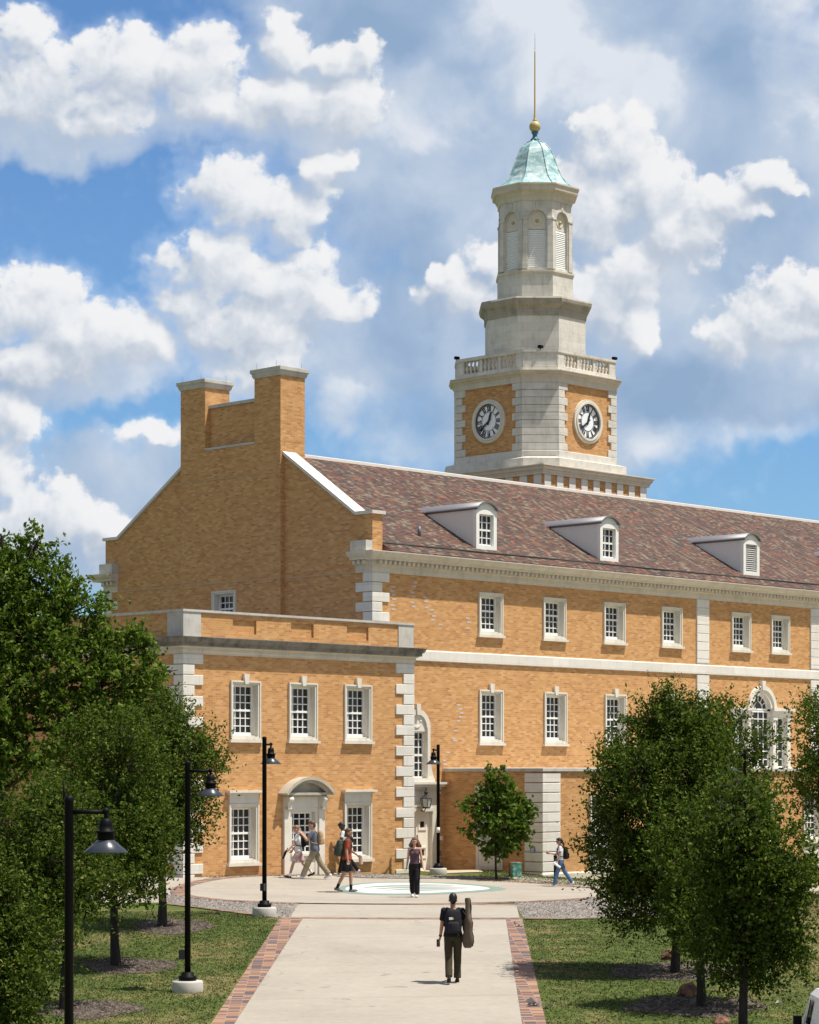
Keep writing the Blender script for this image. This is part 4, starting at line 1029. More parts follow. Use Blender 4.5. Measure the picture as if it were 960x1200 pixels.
# upper stages
mb = MB(); mb.prism(reg(2.2), 21.0, 23.9); part(mb, 'second_stage', M['tower_stone'], tower)
mb = MB(); mb.sweep(reg(2.2), [(-.05, 23.72), (.03, 23.72), (.05, 23.8), (.05, 24.02), (.10, 24.1), (.22, 24.2), (.26, 24.3), (.28, 24.44), (.24, 24.52), (-.65, 24.66)], closed=True); part(mb, 'second_cornice', M['tcornice'], tower)
mb = MB(); mb.prism(reg(1.66), 24.5, 25.75); part(mb, 'belfry_base', M['tower_stone'], tower)
mb = MB(); mb.sweep(reg(1.62), [(.0, 25.66), (.06, 25.68), (.10, 25.76), (.10, 25.84), (-.2, 25.9)], closed=True); part(mb, 'belfry_sill', M['cornice'], tower)
RG = reg(1.58); bel = MB(); lou = MB(); crm = MB(); sp_ = MB(); pil = MB()
for i in range(8):
    A, B = Vector(RG[i]), Vector(RG[(i + 1) % 8]); d = (B - A).normalized(); n_ = Vector((d.y, -d.x)); Cc = (A + B) / 2; L = (B - A).length
    P = lambda x, z, o=0.0: (Cc.x + d.x * x + n_.x * o, Cc.y + d.y * x + n_.y * o, z)
    r_ = .40; zs = 28.12
    wall_sheet(bel, lambda x, z: P(x, z), -L / 2, L / 2, 25.8, 29.2, [(-r_, r_, 25.98, zs + r_)]); spandrels(bel, lambda x, z: P(x, z), 0, zs, r_)
    # reveal
    prof_ = [(r_, 25.98), (r_, zs)] + [(r_ * math.cos(math.pi * k / 12), zs + r_ * math.sin(math.pi * k / 12)) for k in range(1, 12)] + [(-r_, zs), (-r_, 25.98)]
    for k in range(len(prof_)):
        a, b_ = prof_[k], prof_[(k + 1) % len(prof_)]; bel.face([P(*a), P(*b_), P(*b_, -.2), P(*a, -.2)])
    # archivolt and keystone
    for k in range(12):
        a, b_ = math.pi * k / 12, math.pi * (k + 1) / 12
        q0 = [P(rr_ * math.cos(t_), zs + rr_ * math.sin(t_), o) for rr_, t_, o in ((.40, a, .035), (.50, a, .035), (.50, b_, .035), (.40, b_, .035))]
        q1 = [P(rr_ * math.cos(t_), zs + rr_ * math.sin(t_), 0) for rr_, t_ in ((.50, a), (.50, b_))]; pil.face(q0); pil.face([q0[1], q1[0], q1[1], q0[2]])
    def pbox(m_, x0, x1, z0, z1, o0, o1):
        v = [P(x0, z0, o0), P(x1, z0, o0), P(x1, z1, o0), P(x0, z1, o0), P(x0, z0, o1), P(x1, z0, o1), P(x1, z1, o1), P(x0, z1, o1)]
        m_.mesh(v, [(4, 5, 6, 7), (0, 4, 7, 3), (1, 2, 6, 5), (3, 7, 6, 2), (0, 1, 5, 4)])
    pbox(pil, -.06, .06, zs + .46, zs + .75, 0, .05)
    for sg in (-1, 1):
        a, b_ = sorted((sg * .45, sg * (L / 2 + .01))); pbox(pil, a, b_, 25.9, zs - .02, -.02, .05); pbox(pil, a - .015, b_ + .015, zs - .02, zs + .06, -.02, .08); pbox(pil, a - .01, b_ + .01, 25.9, 26.15, -.02, .07)
    k = 26.0
    while k < 27.62:
        lou.face([P(-r_, k, -.08), P(r_, k, -.08), P(r_, k + .078, -.115), P(-r_, k + .078, -.115)]); lou.face([P(-r_, k - .004, -.118), P(r_, k - .004, -.118), P(r_, k, -.08), P(-r_, k, -.08)]); k += .083
    lou.face([P(-r_, 25.98, -.19), P(r_, 25.98, -.19), P(r_, 27.7, -.19), P(-r_, 27.7, -.19)])
    crm.face([P(-r_, 27.68, -.12), P(r_, 27.68, -.12), P(r_, zs, -.12)] + [P(r_ * math.cos(math.pi * q_ / 12), zs + r_ * math.sin(math.pi * q_ / 12), -.12) for q_ in range(1, 12)] + [P(-r_, zs, -.12)])
    for (r0, o0, r1, o1) in ((.24, -.115, .21, -.09), (.21, -.09, .10, -.17)):
        for q_ in range(16):
            a, b_ = 2 * math.pi * q_ / 16, 2 * math.pi * (q_ + 1) / 16
            crm.face([P(r1 * math.cos(a), 28.05 + r1 * math.sin(a), o1), P(r0 * math.cos(a), 28.05 + r0 * math.sin(a), o0), P(r0 * math.cos(b_), 28.05 + r0 * math.sin(b_), o0), P(r1 * math.cos(b_), 28.05 + r1 * math.sin(b_), o1)], 0, True)
    c_ = P(0, 28.05, -.11); sp_.ball(c_, .085, nu=8, nv=6)
bo = part(bel, 'belfry', M['tower_stone'], tower); part(pil, 'belfry_pilasters', M['tower_stone'], tower, bo); part(lou, 'louvre', M['louver'], tower, bo); part(crm, 'speaker_panel', M['cream'], tower, bo); part(sp_, 'speaker', M['gold'], tower, bo)
mb = MB(); mb.sweep(reg(1.60), [(-.05, 28.92), (.02, 28.92), (.05, 28.98), (.05, 29.12), (.10, 29.18), (.16, 29.30), (.27, 29.36), (.29, 29.52), (.34, 29.60), (.34, 29.66), (-.4, 29.76)], closed=True); part(mb, 'belfry_cornice', M['cornice'], tower)
mb = MB(); dp = [(1.66, 29.70), (1.60, 29.75), (1.38, 29.95), (1.19, 30.22), (1.03, 30.58), (.90, 30.95), (.80, 31.25), (.70, 31.48), (.56, 31.68), (.40, 31.83), (.22, 31.94), (.12, 31.98)]
mb.lathe([(a / math.cos(math.pi / 8), z) for a, z in dp], 8, (TS, TT), smooth=False, rot=math.pi / 8); dome = part(mb, 'dome', M['copper'], tower)
mb = MB()
for k in range(8):
    a = math.pi / 8 + math.pi * k / 4; mb.tube([(TS + r_ / math.cos(math.pi / 8) * math.cos(a), TT + r_ / math.cos(math.pi / 8) * math.sin(a), z + .01) for r_, z in dp], .028, 5)
part(mb, 'dome_ribs', M['copper'], tower, dome)
mb = MB(); mb.lathe([(.20, 31.93), (.20, 32.05), (.12, 32.12), (.10, 32.24), (.17, 32.36), (.14, 32.4)], 14, (TS, TT)); fin = part(mb, 'finial_neck', plain('teal finial paint', (.05, .16, .20), .5), tower)
mb = MB(); mb.ball((TS, TT, 32.62), .26, nu=18, nv=12); mb.lathe([(.11, 32.84), (.10, 32.92), (.055, 33.0), (.06, 33.1), (.045, 33.15), (.028, 36.0), (.02, 36.05)], 10, (TS, TT)); part(mb, 'finial', M['gold'], tower)
mb = MB(); mb.tube([(TS, TT, 36.0), (TS, TT, 36.85)], .009, 5); part(mb, 'finial_rod', M['lead'], tower)
# ------------------------------------------------------------------ trees
def leaf_mat(name, cols, trans=.28, rough=.42):
    mt, g, b, out = material(name)
    geo = g.n('ShaderNodeNewGeometry'); rnd = geo.outputs['Random Per Island']
    c = g.ramp(rnd, cols)
    c = g.mix(g.m('MULTIPLY', g.noise(objco(g), .9, 2), .45), c, (*cols[0][1], 1))
    g.link(c, b.inputs['Base Color']); b.inputs['Roughness'].default_value = rough; b.inputs['Specular IOR Level'].default_value = .08
    tr = g.n('ShaderNodeBsdfTranslucent'); g.link(g.mix(1.0, c, (1.0, 1.25, .5, 1), 'MULTIPLY'), tr.inputs['Color'])
    ms = g.n('ShaderNodeMixShader'); ms.inputs[0].default_value = trans
    g.link(b.outputs[0], ms.inputs[1]); g.link(tr.outputs[0], ms.inputs[2]); g.link(ms.outputs[0], out.inputs[0])
    return mt
M['elm'] = leaf_mat('elm leaves', [(0, (.030, .054, .008)), (.4, (.062, .098, .014)), (.72, (.108, .150, .023)), (.9, (.17, .20, .04)), (1, (.26, .25, .075))], .32, .7)
M['oak'] = leaf_mat('broad leaves', [(0, (.044, .078, .011)), (.4, (.085, .132, .018)), (.75, (.14, .195, .03)), (1, (.25, .30, .065))], .34, .62)
M['maple'] = leaf_mat('young tree leaves', [(0, (.046, .084, .013)), (.4, (.085, .138, .021)), (.8, (.13, .19, .03)), (1, (.21, .27, .055))], .34, .62)

def bark_mat():
    mt, g, b, _ = material('dark bark')
    n = g.noise(g.vm('MULTIPLY', objco(g), (14, 14, 3)), 1.0, 5, .65)
    g.link(g.ramp(n, [(.3, (.010, .008, .007)), (.7, (.042, .033, .027))]), b.inputs['Base Color']); b.inputs['Roughness'].default_value = .95
    bump(g, b, n, .7, .03); return mt
M['bark'] = bark_mat(); M['twig'] = plain('bare grey twigs', (.14, .125, .11), .9)

def leaves(r, lobes, n, ll, lw, spray, up, gap, per=11, droop=0.0):
    """lobes: (x, y, z, rx, ry, rz). Short sprays of leaves spread through the lobes, with gaps"""
    L = np.array(lobes, float); vol = (L[:, 3] * L[:, 4] * L[:, 5]) ** .75; ns = n // per
    k = r.choice(len(L), ns * 2, p=vol / vol.sum())
    d = r.normal(size=(ns * 2, 3)); d /= np.linalg.norm(d, axis=1)[:, None]
    rad = .25 + .75 * np.sqrt(r.uniform(0, 1, ns * 2)); rad *= r.uniform(.9, 1.12, ns * 2)
    p = L[k, :3] + d * rad[:, None] * L[k, 3:]
    ph = r.uniform(0, 6.28, 9); f = 6.28 / gap
    q = (np.sin(p[:, 0] * f + ph[0] + 1.3 * np.sin(p[:, 2] * f * .7 + ph[1])) + np.sin(p[:, 1] * f + ph[2] + 1.3 * np.sin(p[:, 0] * f * .6 + ph[3])) + np.sin(p[:, 2] * f * 1.2 + ph[4] + 1.3 * np.sin(p[:, 1] * f * .8 + ph[5])))
    sel = np.where(q > -.75)[0][:ns]; p = p[sel]; d = d[sel]; ns = len(sel)
    sd = d * .8 + np.array([0, 0, up]) + r.normal(0, .45, (ns, 3)); sd /= np.linalg.norm(sd, axis=1)[:, None]
    sl = spray * r.uniform(.5, 1.3, ns) * np.where(r.uniform(0, 1, ns) < .14, 1.75, 1.0)
    t = np.linspace(0, 1, per)[None, :, None]
    P = p[:, None, :] + sd[:, None, :] * sl[:, None, None] * t + r.normal(0, ll * .35, (ns, per, 3)); P[..., 2] -= droop * sl[:, None] * t[..., 0] ** 2
    P = P.reshape(-1, 3); m = len(P)
    a = np.repeat(sd, per, 0) * .5 + r.normal(0, .75, (m, 3)); a[:, 2] -= .15; a /= np.linalg.norm(a, axis=1)[:, None]
    nn = r.normal(0, .8, (m, 3)) + np.array([.15, -.1, .55]); b = np.cross(a, nn); b /= np.linalg.norm(b, axis=1)[:, None]
    s = r.uniform(.65, 1.3, m)[:, None]
    fold = np.cross(b, a) * (lw * .25) * s
    v = np.stack([P - a * ll / 2 * s, P + b * lw / 2 * s + fold, P + a * ll / 2 * s, P - b * lw / 2 * s + fold], 1).reshape(-1, 3)
    return v, np.arange(m * 4).reshape(-1, 4), p

def tree(name, label, x, y, tr, fork, lobes, n, mat, ll, lw, spray=.4, up=.35, gap=1.1, seed=0, group=None, lean=(0, 0), twigs=0, cat='tree', droop=0.0):
    z0 = float(gnd(x, y)); r = np.random.default_rng(seed)
    root = thing(name, label, cat, (x, y, z0), 0, group)
    v, f, sp = leaves(r, lobes, n, ll, lw, spray, up, gap, droop=droop)
    fastmesh('crown', v, f, mat, root)
    mb = MB(); top = max(l[2] + l[5] * .6 for l in lobes); pts = []; rad = []
    for k in range(9):
        t = k / 8; z = -.1 + (top + .1) * t
        pts.append((lean[0] * t + .09 * math.sin(4 * t + seed * 1.7) * t ** .5, lean[1] * t + .08 * math.cos(3.3 * t + seed) * t, z)); rad.append(tr * (1.28 if k == 0 else 1) * (1 - .8 * t) + .006)
    mb.tube(pts, rad, 9)
    for l in lobes:
        c = Vector(l[:3]); a = Vector((lean[0] * .3, lean[1] * .3, min(max(fork, c.z - l[5] * .9 - .3), top * .8)))
        w = tr * min(.5, .22 + .08 * l[3]); mid = a.lerp(c, .5) + Vector((0, 0, -.12 * (c - a).length)); mb.tube([a, mid, c, c + (c - a) * .25], [w, w * .75, w * .5, w * .15], 6)
        for _ in range(4):
            e = c + Vector(r.normal(0, .5, 3) * np.array(l[3:])); mb.tube([c.lerp(a, .3), (c + e) / 2 + Vector((0, 0, .1)), e], [w * .4, w * .25, .006], 5)
    idx = r.choice(len(sp), min(len(sp), 70), False)
    for i in idx:
        p = Vector(sp[i]); l = min(lobes, key=lambda q: (Vector(q[:3]) - p).length); c = Vector(l[:3]); mb.tube([c.lerp(p, .2), c.lerp(p, .65) + Vector(r.normal(0, .06, 3)), p + (p - c) * .06], [.014, .009, .004], 4)
    tk = mb.build('trunk', M['bark'], root, weld=False)
    if twigs:
        mb = MB()
        for tx, tz, hh in twigs:
            b0 = Vector((tx, -.25, tz))
            for _ in range(9):
                e = b0 + Vector((r.normal(0, .28), r.normal(0, .2), hh * r.uniform(.5, 1.0))); m_ = b0.lerp(e, .5) + Vector(r.normal(0, .05, 3)); mb.tube([b0, m_, e], [.012, .008, .004], 4)
                for _ in range(4):
                    q = m_.lerp(e, r.uniform(0, 1)); mb.tube([q, q + Vector((r.normal(0, .14), r.normal(0, .1), r.uniform(.05, .25)))], [.005, .003], 4)
        mb.build('bare_twigs', M['twig'], tk, weld=False)
    return root

def crown(r, cx, cz, rx, rz, n, k=.48, ry=None, squeeze=.15):
    """a ragged set of overlapping lobes filling an ellipsoid"""
    ry = ry or rx; out = [(cx, 0, cz, rx * .55, ry * .55, rz * .66)]
    for i in range(n):
        d = r.normal(size=3); d /= np.linalg.norm(d); q = r.uniform(.5, .98); zf = d[2] * q
        s = 1 - squeeze * max(0, zf); a = k * r.uniform(.5, 1.0)
        out.append((cx + d[0] * q * rx * s, d[1] * q * ry * s, cz + zf * rz, rx * a, ry * a, rz * a * r.uniform(.7, 1.0)))
    return out
def rg(s): return np.random.default_rng(100 + s)
# three elms on the right lawn, another beyond them, and the row on the left
tree('elm_tree', 'widest dark elm of the right lawn, standing nearest the gravel and plaza', *TREES[3], .085, 1.3, crown(rg(1), -.28, 3.2, 1.32, 2.4, 40, .44, squeeze=.08) + [(-.9, -.3, 1.4, .6, .6, .45), (.5, 0, 5.0, .5, .5, .5), (-.5, 0, 5.15, .5, .5, .45), (.0, -.2, 5.2, .4, .5, .4), (.5, -.2, 4.3, .6, .7, .6), (.7, -.3, 1.6, .8, .7, .6)], 62000, M['elm'], .085, .042, .36, .45, .95, 1, 'elms on the right lawn')
tree('elm_tree', 'elm with its crown behind the right hand lamp post, close to the porch wing', 10.3, 80.0, .12, 1.8, crown(rg(11), .2, 3.95, 1.8, 2.35, 32, .45) + [(-.9, 0, 5.5, .6, .6, .6), (.6, 0, 5.7, .6, .6, .6), (1.3, 0, 4.6, .6, .6, .7), (1.2, 0, 2.6, .7, .6, .7)], 26000, M['elm'], .12, .06, .42, .45, 1.1, 11)
tree('elm_tree', 'dark elm with bare grey twigs at its top, middle of three on the right lawn', *TREES[4], .085, 1.2, crown(rg(2), .40, 2.35, 1.25, 1.65, 30, .45), 30000, M['elm'], .08, .04, .36, .4, .8, 2, 'elms on the right lawn', twigs=[(.25, 3.6, .55), (.6, 3.6, .7)])
tree('elm_tree', 'small rounded elm nearest the camera on the right lawn', *TREES[5], .08, 1.1, crown(rg(3), .06, 2.6, 1.0, 1.68, 28, .46) + [(.75, 0, 1.75, .4, .4, .35), (-.6, 0, 1.7, .4, .4, .4)], 32000, M['elm'], .085, .042, .32, .3, .75, 3, 'elms on the right lawn', droop=.3)
tree('elm_tree', 'elm crown at the right edge in front of the porch wing', 12.55, 69.5, .11, 1.9, crown(rg(4), -.1, 4.2, 2.0, 1.9, 32, .44), 28000, M['elm'], .11, .055, .45, .35, 1.0, 4)
tree('elm_tree', 'elm against the pavilion corner, farthest of the left lawn row', *TREES[0], .10, 1.4, crown(rg(5), -.08, 3.5, 1.28, 2.15, 30, .43) + [(.8, 0, 2.6, .5, .5, .55), (.95, 0, 3.7, .4, .4, .5)], 40000, M['elm'], .085, .042, .36, .4, .85, 5, 'elms on the left lawn')
tree('elm_tree', 'elm with a straight bare trunk in a mulch bed, middle of the left row', *TREES[1], .095, 1.2, crown(rg(6), -.05, 3.05, 1.38, 2.0, 28, .43), 38000, M['elm'], .082, .042, .38, .35, .85, 6, 'elms on the left lawn')
tree('elm_tree', 'elm behind the nearest lamp post on the left lawn', *TREES[2], .09, 1.1, crown(rg(7), -.25, 2.75, 1.2, 1.8, 26, .44), 34000, M['elm'], .08, .042, .36, .3, .8, 7, 'elms on the left lawn')
tree('elm_tree', 'low leafy crown in the bottom left corner, hiding its trunk', -6.45, 37.4, .09, .9, crown(rg(8), .0, 1.75, 1.1, 1.4, 24, .45), 32000, M['elm'], .075, .038, .34, .3, .75, 8)
tree('oak_tree', 'tall broad tree with bright green lobes at the left edge by the gable', -11.6, 69.0, .24, 3.0, [(-.2, 0, 8.2, 1.7, 1.8, 1.7), (-1.2, 0, 9.6, 1.3, 1.3, 1.1), (.55, -.2, 9.3, .75, .9, .75), (1.4, -.3, 8.7, .9, .9, .75), (2.2, -.4, 8.1, .85, .9, .7), (2.75, -.3, 7.2, .55, .7, .45), (.6, -.8, 7.4, 1.4, 1.4, 1.1), (1.9, -1.0, 6.3, 1.4, 1.3, 1.1), (3.0, -1.0, 5.8, 1.15, 1.1, 1.0), (3.55, -.6, 6.9, .8, .8, .75), (3.4, -.8, 4.8, 1.0, 1.1, .9), (4.1, -.8, 6.2, .7, .7, .6), (4.0, -.8, 5.3, .8, .8, .7), (3.3, -.6, 7.4, .6, .6, .5), (1.0, -.2, 9.9, .5, .6, .5), (-.2, -1.2, 5.6, 1.7, 1.5, 1.3), (1.4, -1.2, 4.3, 1.7, 1.4, 1.2), (-.9, -1.2, 3.8, 1.6, 1.5, 1.2), (-2.2, 0, 7.2, 1.7, 1.6, 1.6), (-2.6, 0, 5.2, 1.6, 1.6, 1.4)], 64000, M['oak'], .15, .085, .38, .3, 1.3, 9)
tree('young_tree', 'young bright green tree on a thin trunk in front of the porch wing', 2.92, 81.6, .035, .75, [(.05, 0, 3.25, .42, .42, .55), (0, 0, 2.75, .62, .6, .5), (-.75, 0, 2.55, .45, .4, .35), (-.45, -.1, 2.0, .5, .5, .4), (.55, 0, 2.45, .5, .5, .45), (.85, 0, 2.15, .4, .4, .4), (.2, -.2, 1.9, .75, .6, .45), (-.3, 0, 1.35, .55, .5, .35), (.4, 0, 1.3, .5, .5, .35), (.05, 0, 1.05, .5, .4, .25), (.75, .1, 1.65, .45, .4, .35), (-.85, 0, 1.75, .3, .3, .25)], 5200, M['maple'], .15, .11, .2, .2, .48, 10)
# ------------------------------------------------------------------ street furniture
def gz_(x, y, off=0.0): return float(gnd(x, y)) + off
def lamp(label, x, y, heading, group='lamp posts along the walk'):
    global LAMP0
    z = gz_(x, y)
    if LAMP0 is not None:
        o = copy_tree(LAMP0); o.location = (x, y, z); o.rotation_euler = (0, 0, heading); o['label'] = label; return o
    o = thing('street_lamp', label, 'lamp post', (x, y, z), heading, group)
    mb = MB(); mb.lathe([(.30, -.3), (.30, .18), (.285, .21), (.0, .215)], 24); mb.build('footing', M['conc'], o)
    mb = MB(); mb.lathe([(.17, .212), (.17, .30), (.12, .31), (.12, .37), (.06, .38)], 16); mb.build('base_flange', M['black'], o)
    mb = MB(); mb.lathe([(.058, .3), (.055, 4.36), (.058, 4.37), (.058, 4.40), (.045, 4.43), (.0, 4.44)], 14); mb.build('pole', M['black'], o)
    mb = MB(); mb.box(-.17, -.05, -.05, .05, .62, .80); mb.build('outlet_box', M['iron'], o)
    mb = MB(); mb.tube([(.04, 0, 4.24), (.44, 0, 4.24)], .026, 10); mb.ball((.44, 0, 4.25), .045); mb.tube([(.44, 0, 4.24), (.44, 0, 4.14)], .025, 8); mb.build('arm', M['black'], o)
    mb = MB(); c = (.44, 0)
    mb.lathe([(.0, 4.17), (.05, 4.165), (.075, 4.13), (.083, 4.08), (.083, 4.02), (.125, 4.015), (.125, 3.995), (.105, 3.99), (.105, 3.93), (.095, 3.90), (.0, 3.90)][::-1], 18, c); hd = mb.build('lamp_head', M['black'], o)
    mb = MB(); mb.lathe([(.26, 3.755), (.262, 3.765), (.10, 3.905), (.085, 3.915)], 28, c); mb.lathe([(.08, 3.91), (.095, 3.895), (.255, 3.756)], 28, c); mb.build('lamp_shade', M['shade_blue'], hd)
    mb = MB(); mb.lathe([(.0, 3.82), (.05, 3.83), (.06, 3.9)], 12, c); mb.build('bulb', M['dial'], hd)
    LAMP0 = o; return o
LAMP0 = None
lamp('black lamp post cut off by the bottom edge at the left, its head reaching right', -4.07, 29.1, 0)
lamp('black lamp post on a round footing on the left lawn beside the brick edging', *at(220, 1162), 0)
lamp('black lamp post on a footing in the left gravel bed', *at(310, 1073), R(72))
l4 = lamp('black lamp post with small stickers by the side entrance door', .98, 83.2, R(-112))
mb = MB(); mb.lathe([(.0585, 1.42), (.0585, 1.60)], 14); mb.build('sticker', M['white'], l4)
mb = MB(); mb.lathe([(.0595, 1.44), (.0595, 1.58)], 14); 
mb.v = [(x, y, z) for x, y, z in mb.v]; mb.f = [f for i, f in enumerate(mb.f) if i < 14 and i % 14 in (9, 10)]; mb.m = mb.m[:len(mb.f)]; mb.sm = mb.sm[:len(mb.f)]
mb.build('red_mark', plain('red sticker', (.5, .03, .04), .5), l4)
lamp('black lamp post standing behind the elms on the right, its head reaching left', 10.33, 75.0, R(180))

def post(label, x, y, h, r, group=None):
    o = thing('bollard', label, 'bollard', (x, y, gz_(x, y)), 0, group)
    mb = MB(); mb.lathe([(r, -.2), (r, h - .06)], 12); mb.build('shaft', M['black'], o)
    mb = MB(); mb.lathe([(r * 1.15, h - .06), (r * 1.15, h - .03), (r * .8, h), (0, h + .01)], 12); mb.build('cap', M['black'], o)
    return o
post('black post at the right by the lawn, the nearer of two', 13.0, 79.6, .92, .085, 'pair of posts by the lawn')
post('black post at the right by the lawn, half hidden by leaves', 12.75, 80.8, .88, .085, 'pair of posts by the lawn')
pb = post('slim black post behind the walking woman in jeans', 4.87, 81.2, .95, .06)

bx, by = 3.62, 82.9
o = thing('utility_box', 'mottled green box with a red frame in the grass by the young tree', 'utility box', (bx, by, gz_(bx, by)), R(20))
mt, g, b_, _ = material('mottled green wrap'); nz = g.noise(objco(g), 7, 5, .7)
g.link(g.ramp(nz, [(.35, (.02, .14, .11)), (.5, (.06, .25, .19)), (.6, (.30, .42, .36)), (.7, (.62, .66, .62))]), b_.inputs['Base Color'])
mb = MB(); mb.box(-.17, .17, -.13, .13, -.05, .46); mb.box(-.18, .18, -.14, .14, .46, .49); mb.build('cabinet', mt, o)
mb = MB(); ring_rect(mb, -.20, .26, -.02, .54, .03, .14, .17); mb.build('frame', plain('red frame', (.42, .03, .02), .5), o)

def rock(label, x, y, sx, sy, sz, seed, col):
    r = np.random.default_rng(seed); bm = bmesh.new(); bmesh.ops.create_icosphere(bm, subdivisions=4, radius=1)
    ph = r.uniform(0, 6.28, 12); dirs = r.normal(size=(14, 3)); dirs /= np.linalg.norm(dirs, axis=1)[:, None]; cut = r.uniform(.62, .95, 14)
    for v in bm.verts:
        p = np.array(v.co); m_ = dirs @ p; k = np.min(np.where(m_ > 0, cut / np.maximum(m_, 1e-3), 9)); p = p * min(1, k) * (1 + .04 * math.sin(9 * p[0] + ph[0]) + .03 * math.sin(15 * p[1] + ph[1] + 7 * p[2]))
        v.co = Vector((p[0] * sx, p[1] * sy, p[2] * sz))
    me = bpy.data.meshes.new('rock'); bm.to_mesh(me); bm.free()
    for p in me.polygons: p.use_smooth = False
    me.materials.append(col); ob = bpy.data.objects.new('rock', me); COL.objects.link(ob); ob.location = (x, y, gz_(x, y) + sz * .45); ob.rotation_euler = (0, 0, seed)
    return tag(ob, label, 'rock')
mt, g, b_, _ = material('rust brown sandstone'); nz = g.noise(objco(g), 6, 6, .65)
g.link(g.ramp(nz, [(.3, (.07, .03, .02)), (.55, (.19, .09, .055)), (.75, (.34, .20, .12))]), b_.inputs['Base Color']); b_.inputs['Roughness'].default_value = .9; bump(g, b_, nz, .8, .04)
rock('long low brown rock by the farthest of the three right elms', *at(785, 1124), .26, .18, .15, 1, mt)
rock('rounded reddish brown rock by the middle right elm', *at(807, 1167), .22, .2, .21, 2, mt)
rock('brown rock at the bottom edge by the nearest right elm', *at(845, 1203), .18, .16, .13, 4, mt)
# scraps lying on the brick edging and the lawn
M['paper'] = plain('crumpled paper', (.62, .55, .52), .8)
def scrap(name, label, cat, px, py, s, mat, seed, n=3):
    x, y = at(px, py); r = np.random.default_rng(seed); mb = MB()
    for k in range(n):
        c = r.normal(0, s * .5, 2); q = r.normal(0, s * .35, (5, 2)); h = abs(r.normal(0, s * .35, 5)) + .03
        for i in range(4): mb.face([(c[0], c[1], .03), (c[0] + q[i][0], c[1] + q[i][1], h[i]), (c[0] + q[i + 1][0], c[1] + q[i + 1][1], h[i + 1])])
    o = mb.build(name, mat); o.location = (x, y, gz_(x, y)); return tag(o, label, cat)
scrap('paper_scrap', 'crumpled pale pink paper lying on the right lawn', 'litter', 914, 1178, .12, M['paper'], 1)
scrap('paper_scrap', 'grey scrap of litter on the brick edging at the head of the walk', 'litter', 610, 1087, .16, plain('grey scrap', (.30, .27, .27), .8), 2, 4)
scrap('paper_scrap', 'torn white and dark scraps on the brick edging near the bottom', 'litter', 632, 1180, .2, plain('torn scrap', (.38, .36, .38), .8), 3, 5)

# the corner of a small white van at the bottom right
vx, vy = 6.32, 34.2; van = thing('utility_van', 'small white van showing only its top corner at the bottom right', 'van', (vx, vy, gz_(vx, vy)), R(90)); van.scale = (.93, .93, .93)
M['van'] = plain('white van paint', (.72, .73, .75), .25, var=.03)
def van_body():
    mb = MB(); sec = [(-1.75, .35, .95, .68), (-1.7, .28, 1.52, .72), (-1.55, .25, 1.66, .74), (.6, .25, 1.66, .74), (1.1, .25, 1.2, .74), (1.75, .28, 1.02, .7), (1.85, .35, .8, .62)]
    rings = []
    for x, z0, z1, w_ in sec:
        c_ = .09; t = w_ - (.10 if z1 > 1.3 else .05); rings.append([(x, -w_, z0), (x, -w_, z0 + (z1 - z0) * .55), (x, -t, z1 - c_), (x, -t + c_, z1), (x, t - c_, z1), (x, t, z1 - c_), (x, w_, z0 + (z1 - z0) * .55), (x, w_, z0)])
    n = 8; vs = [p for r_ in rings for p in r_]
    mb.mesh(vs, [(i * n + k, (i + 1) * n + k, (i + 1) * n + (k + 1) % n, i * n + (k + 1) % n) for i in range(len(rings) - 1) for k in range(n)], 0, False)
    mb.face(rings[0]); mb.face(rings[-1][::-1]); return mb
van_body().build('body', M['van'], van)
for sg in (-1, 1):
    mb = MB(); q = [(.15, sg * .737, 1.02), (.62, sg * .737, 1.02), (.45, sg * .667, 1.5), (.15, sg * .667, 1.5)]; mb.face(q if sg < 0 else q[::-1]); mb.build('side_window', M['glass'], van)
    mb = MB(); mb.box(.68, .80, sg * .76, sg * .88, 1.08, 1.22); mb.build('wing_mirror', M['black'], van)
    mb = MB(); mb.box(-1.79, -1.70, sg * .52, sg * .66, .75, 1.1); mb.build('tail_light', plain('red lamp', (.4, .02, .02), .3), van)
    mb = MB(); mb.box(1.76, 1.86, sg * .36, sg * .56, .62, .78); mb.build('headlight', M['dial'], van)
    for xx in (-1.1, 1.15):
        mb = MB(); mb.tube([(xx, sg * .58, .28), (xx, sg * .76, .28)], .28, 20); wh = mb.build('wheel', M['black'], van); mb = MB(); mb.tube([(xx, sg * .70, .28), (xx, sg * .768, .28)], .16, 14); mb.build('rim', M['lead'], wh)
mb = MB(); mb.face([(-1.73, -.55, 1.05), (-1.73, .55, 1.05), (-1.64, .52, 1.48), (-1.64, -.52, 1.48)][::-1]); mb.build('rear_window', M['glass'], van)
mb = MB(); mb.face([(1.13, -.6, 1.2), (1.13, .6, 1.2), (.66, .56, 1.63), (.66, -.56, 1.63)]); mb.build('windscreen', M['glass'], van)

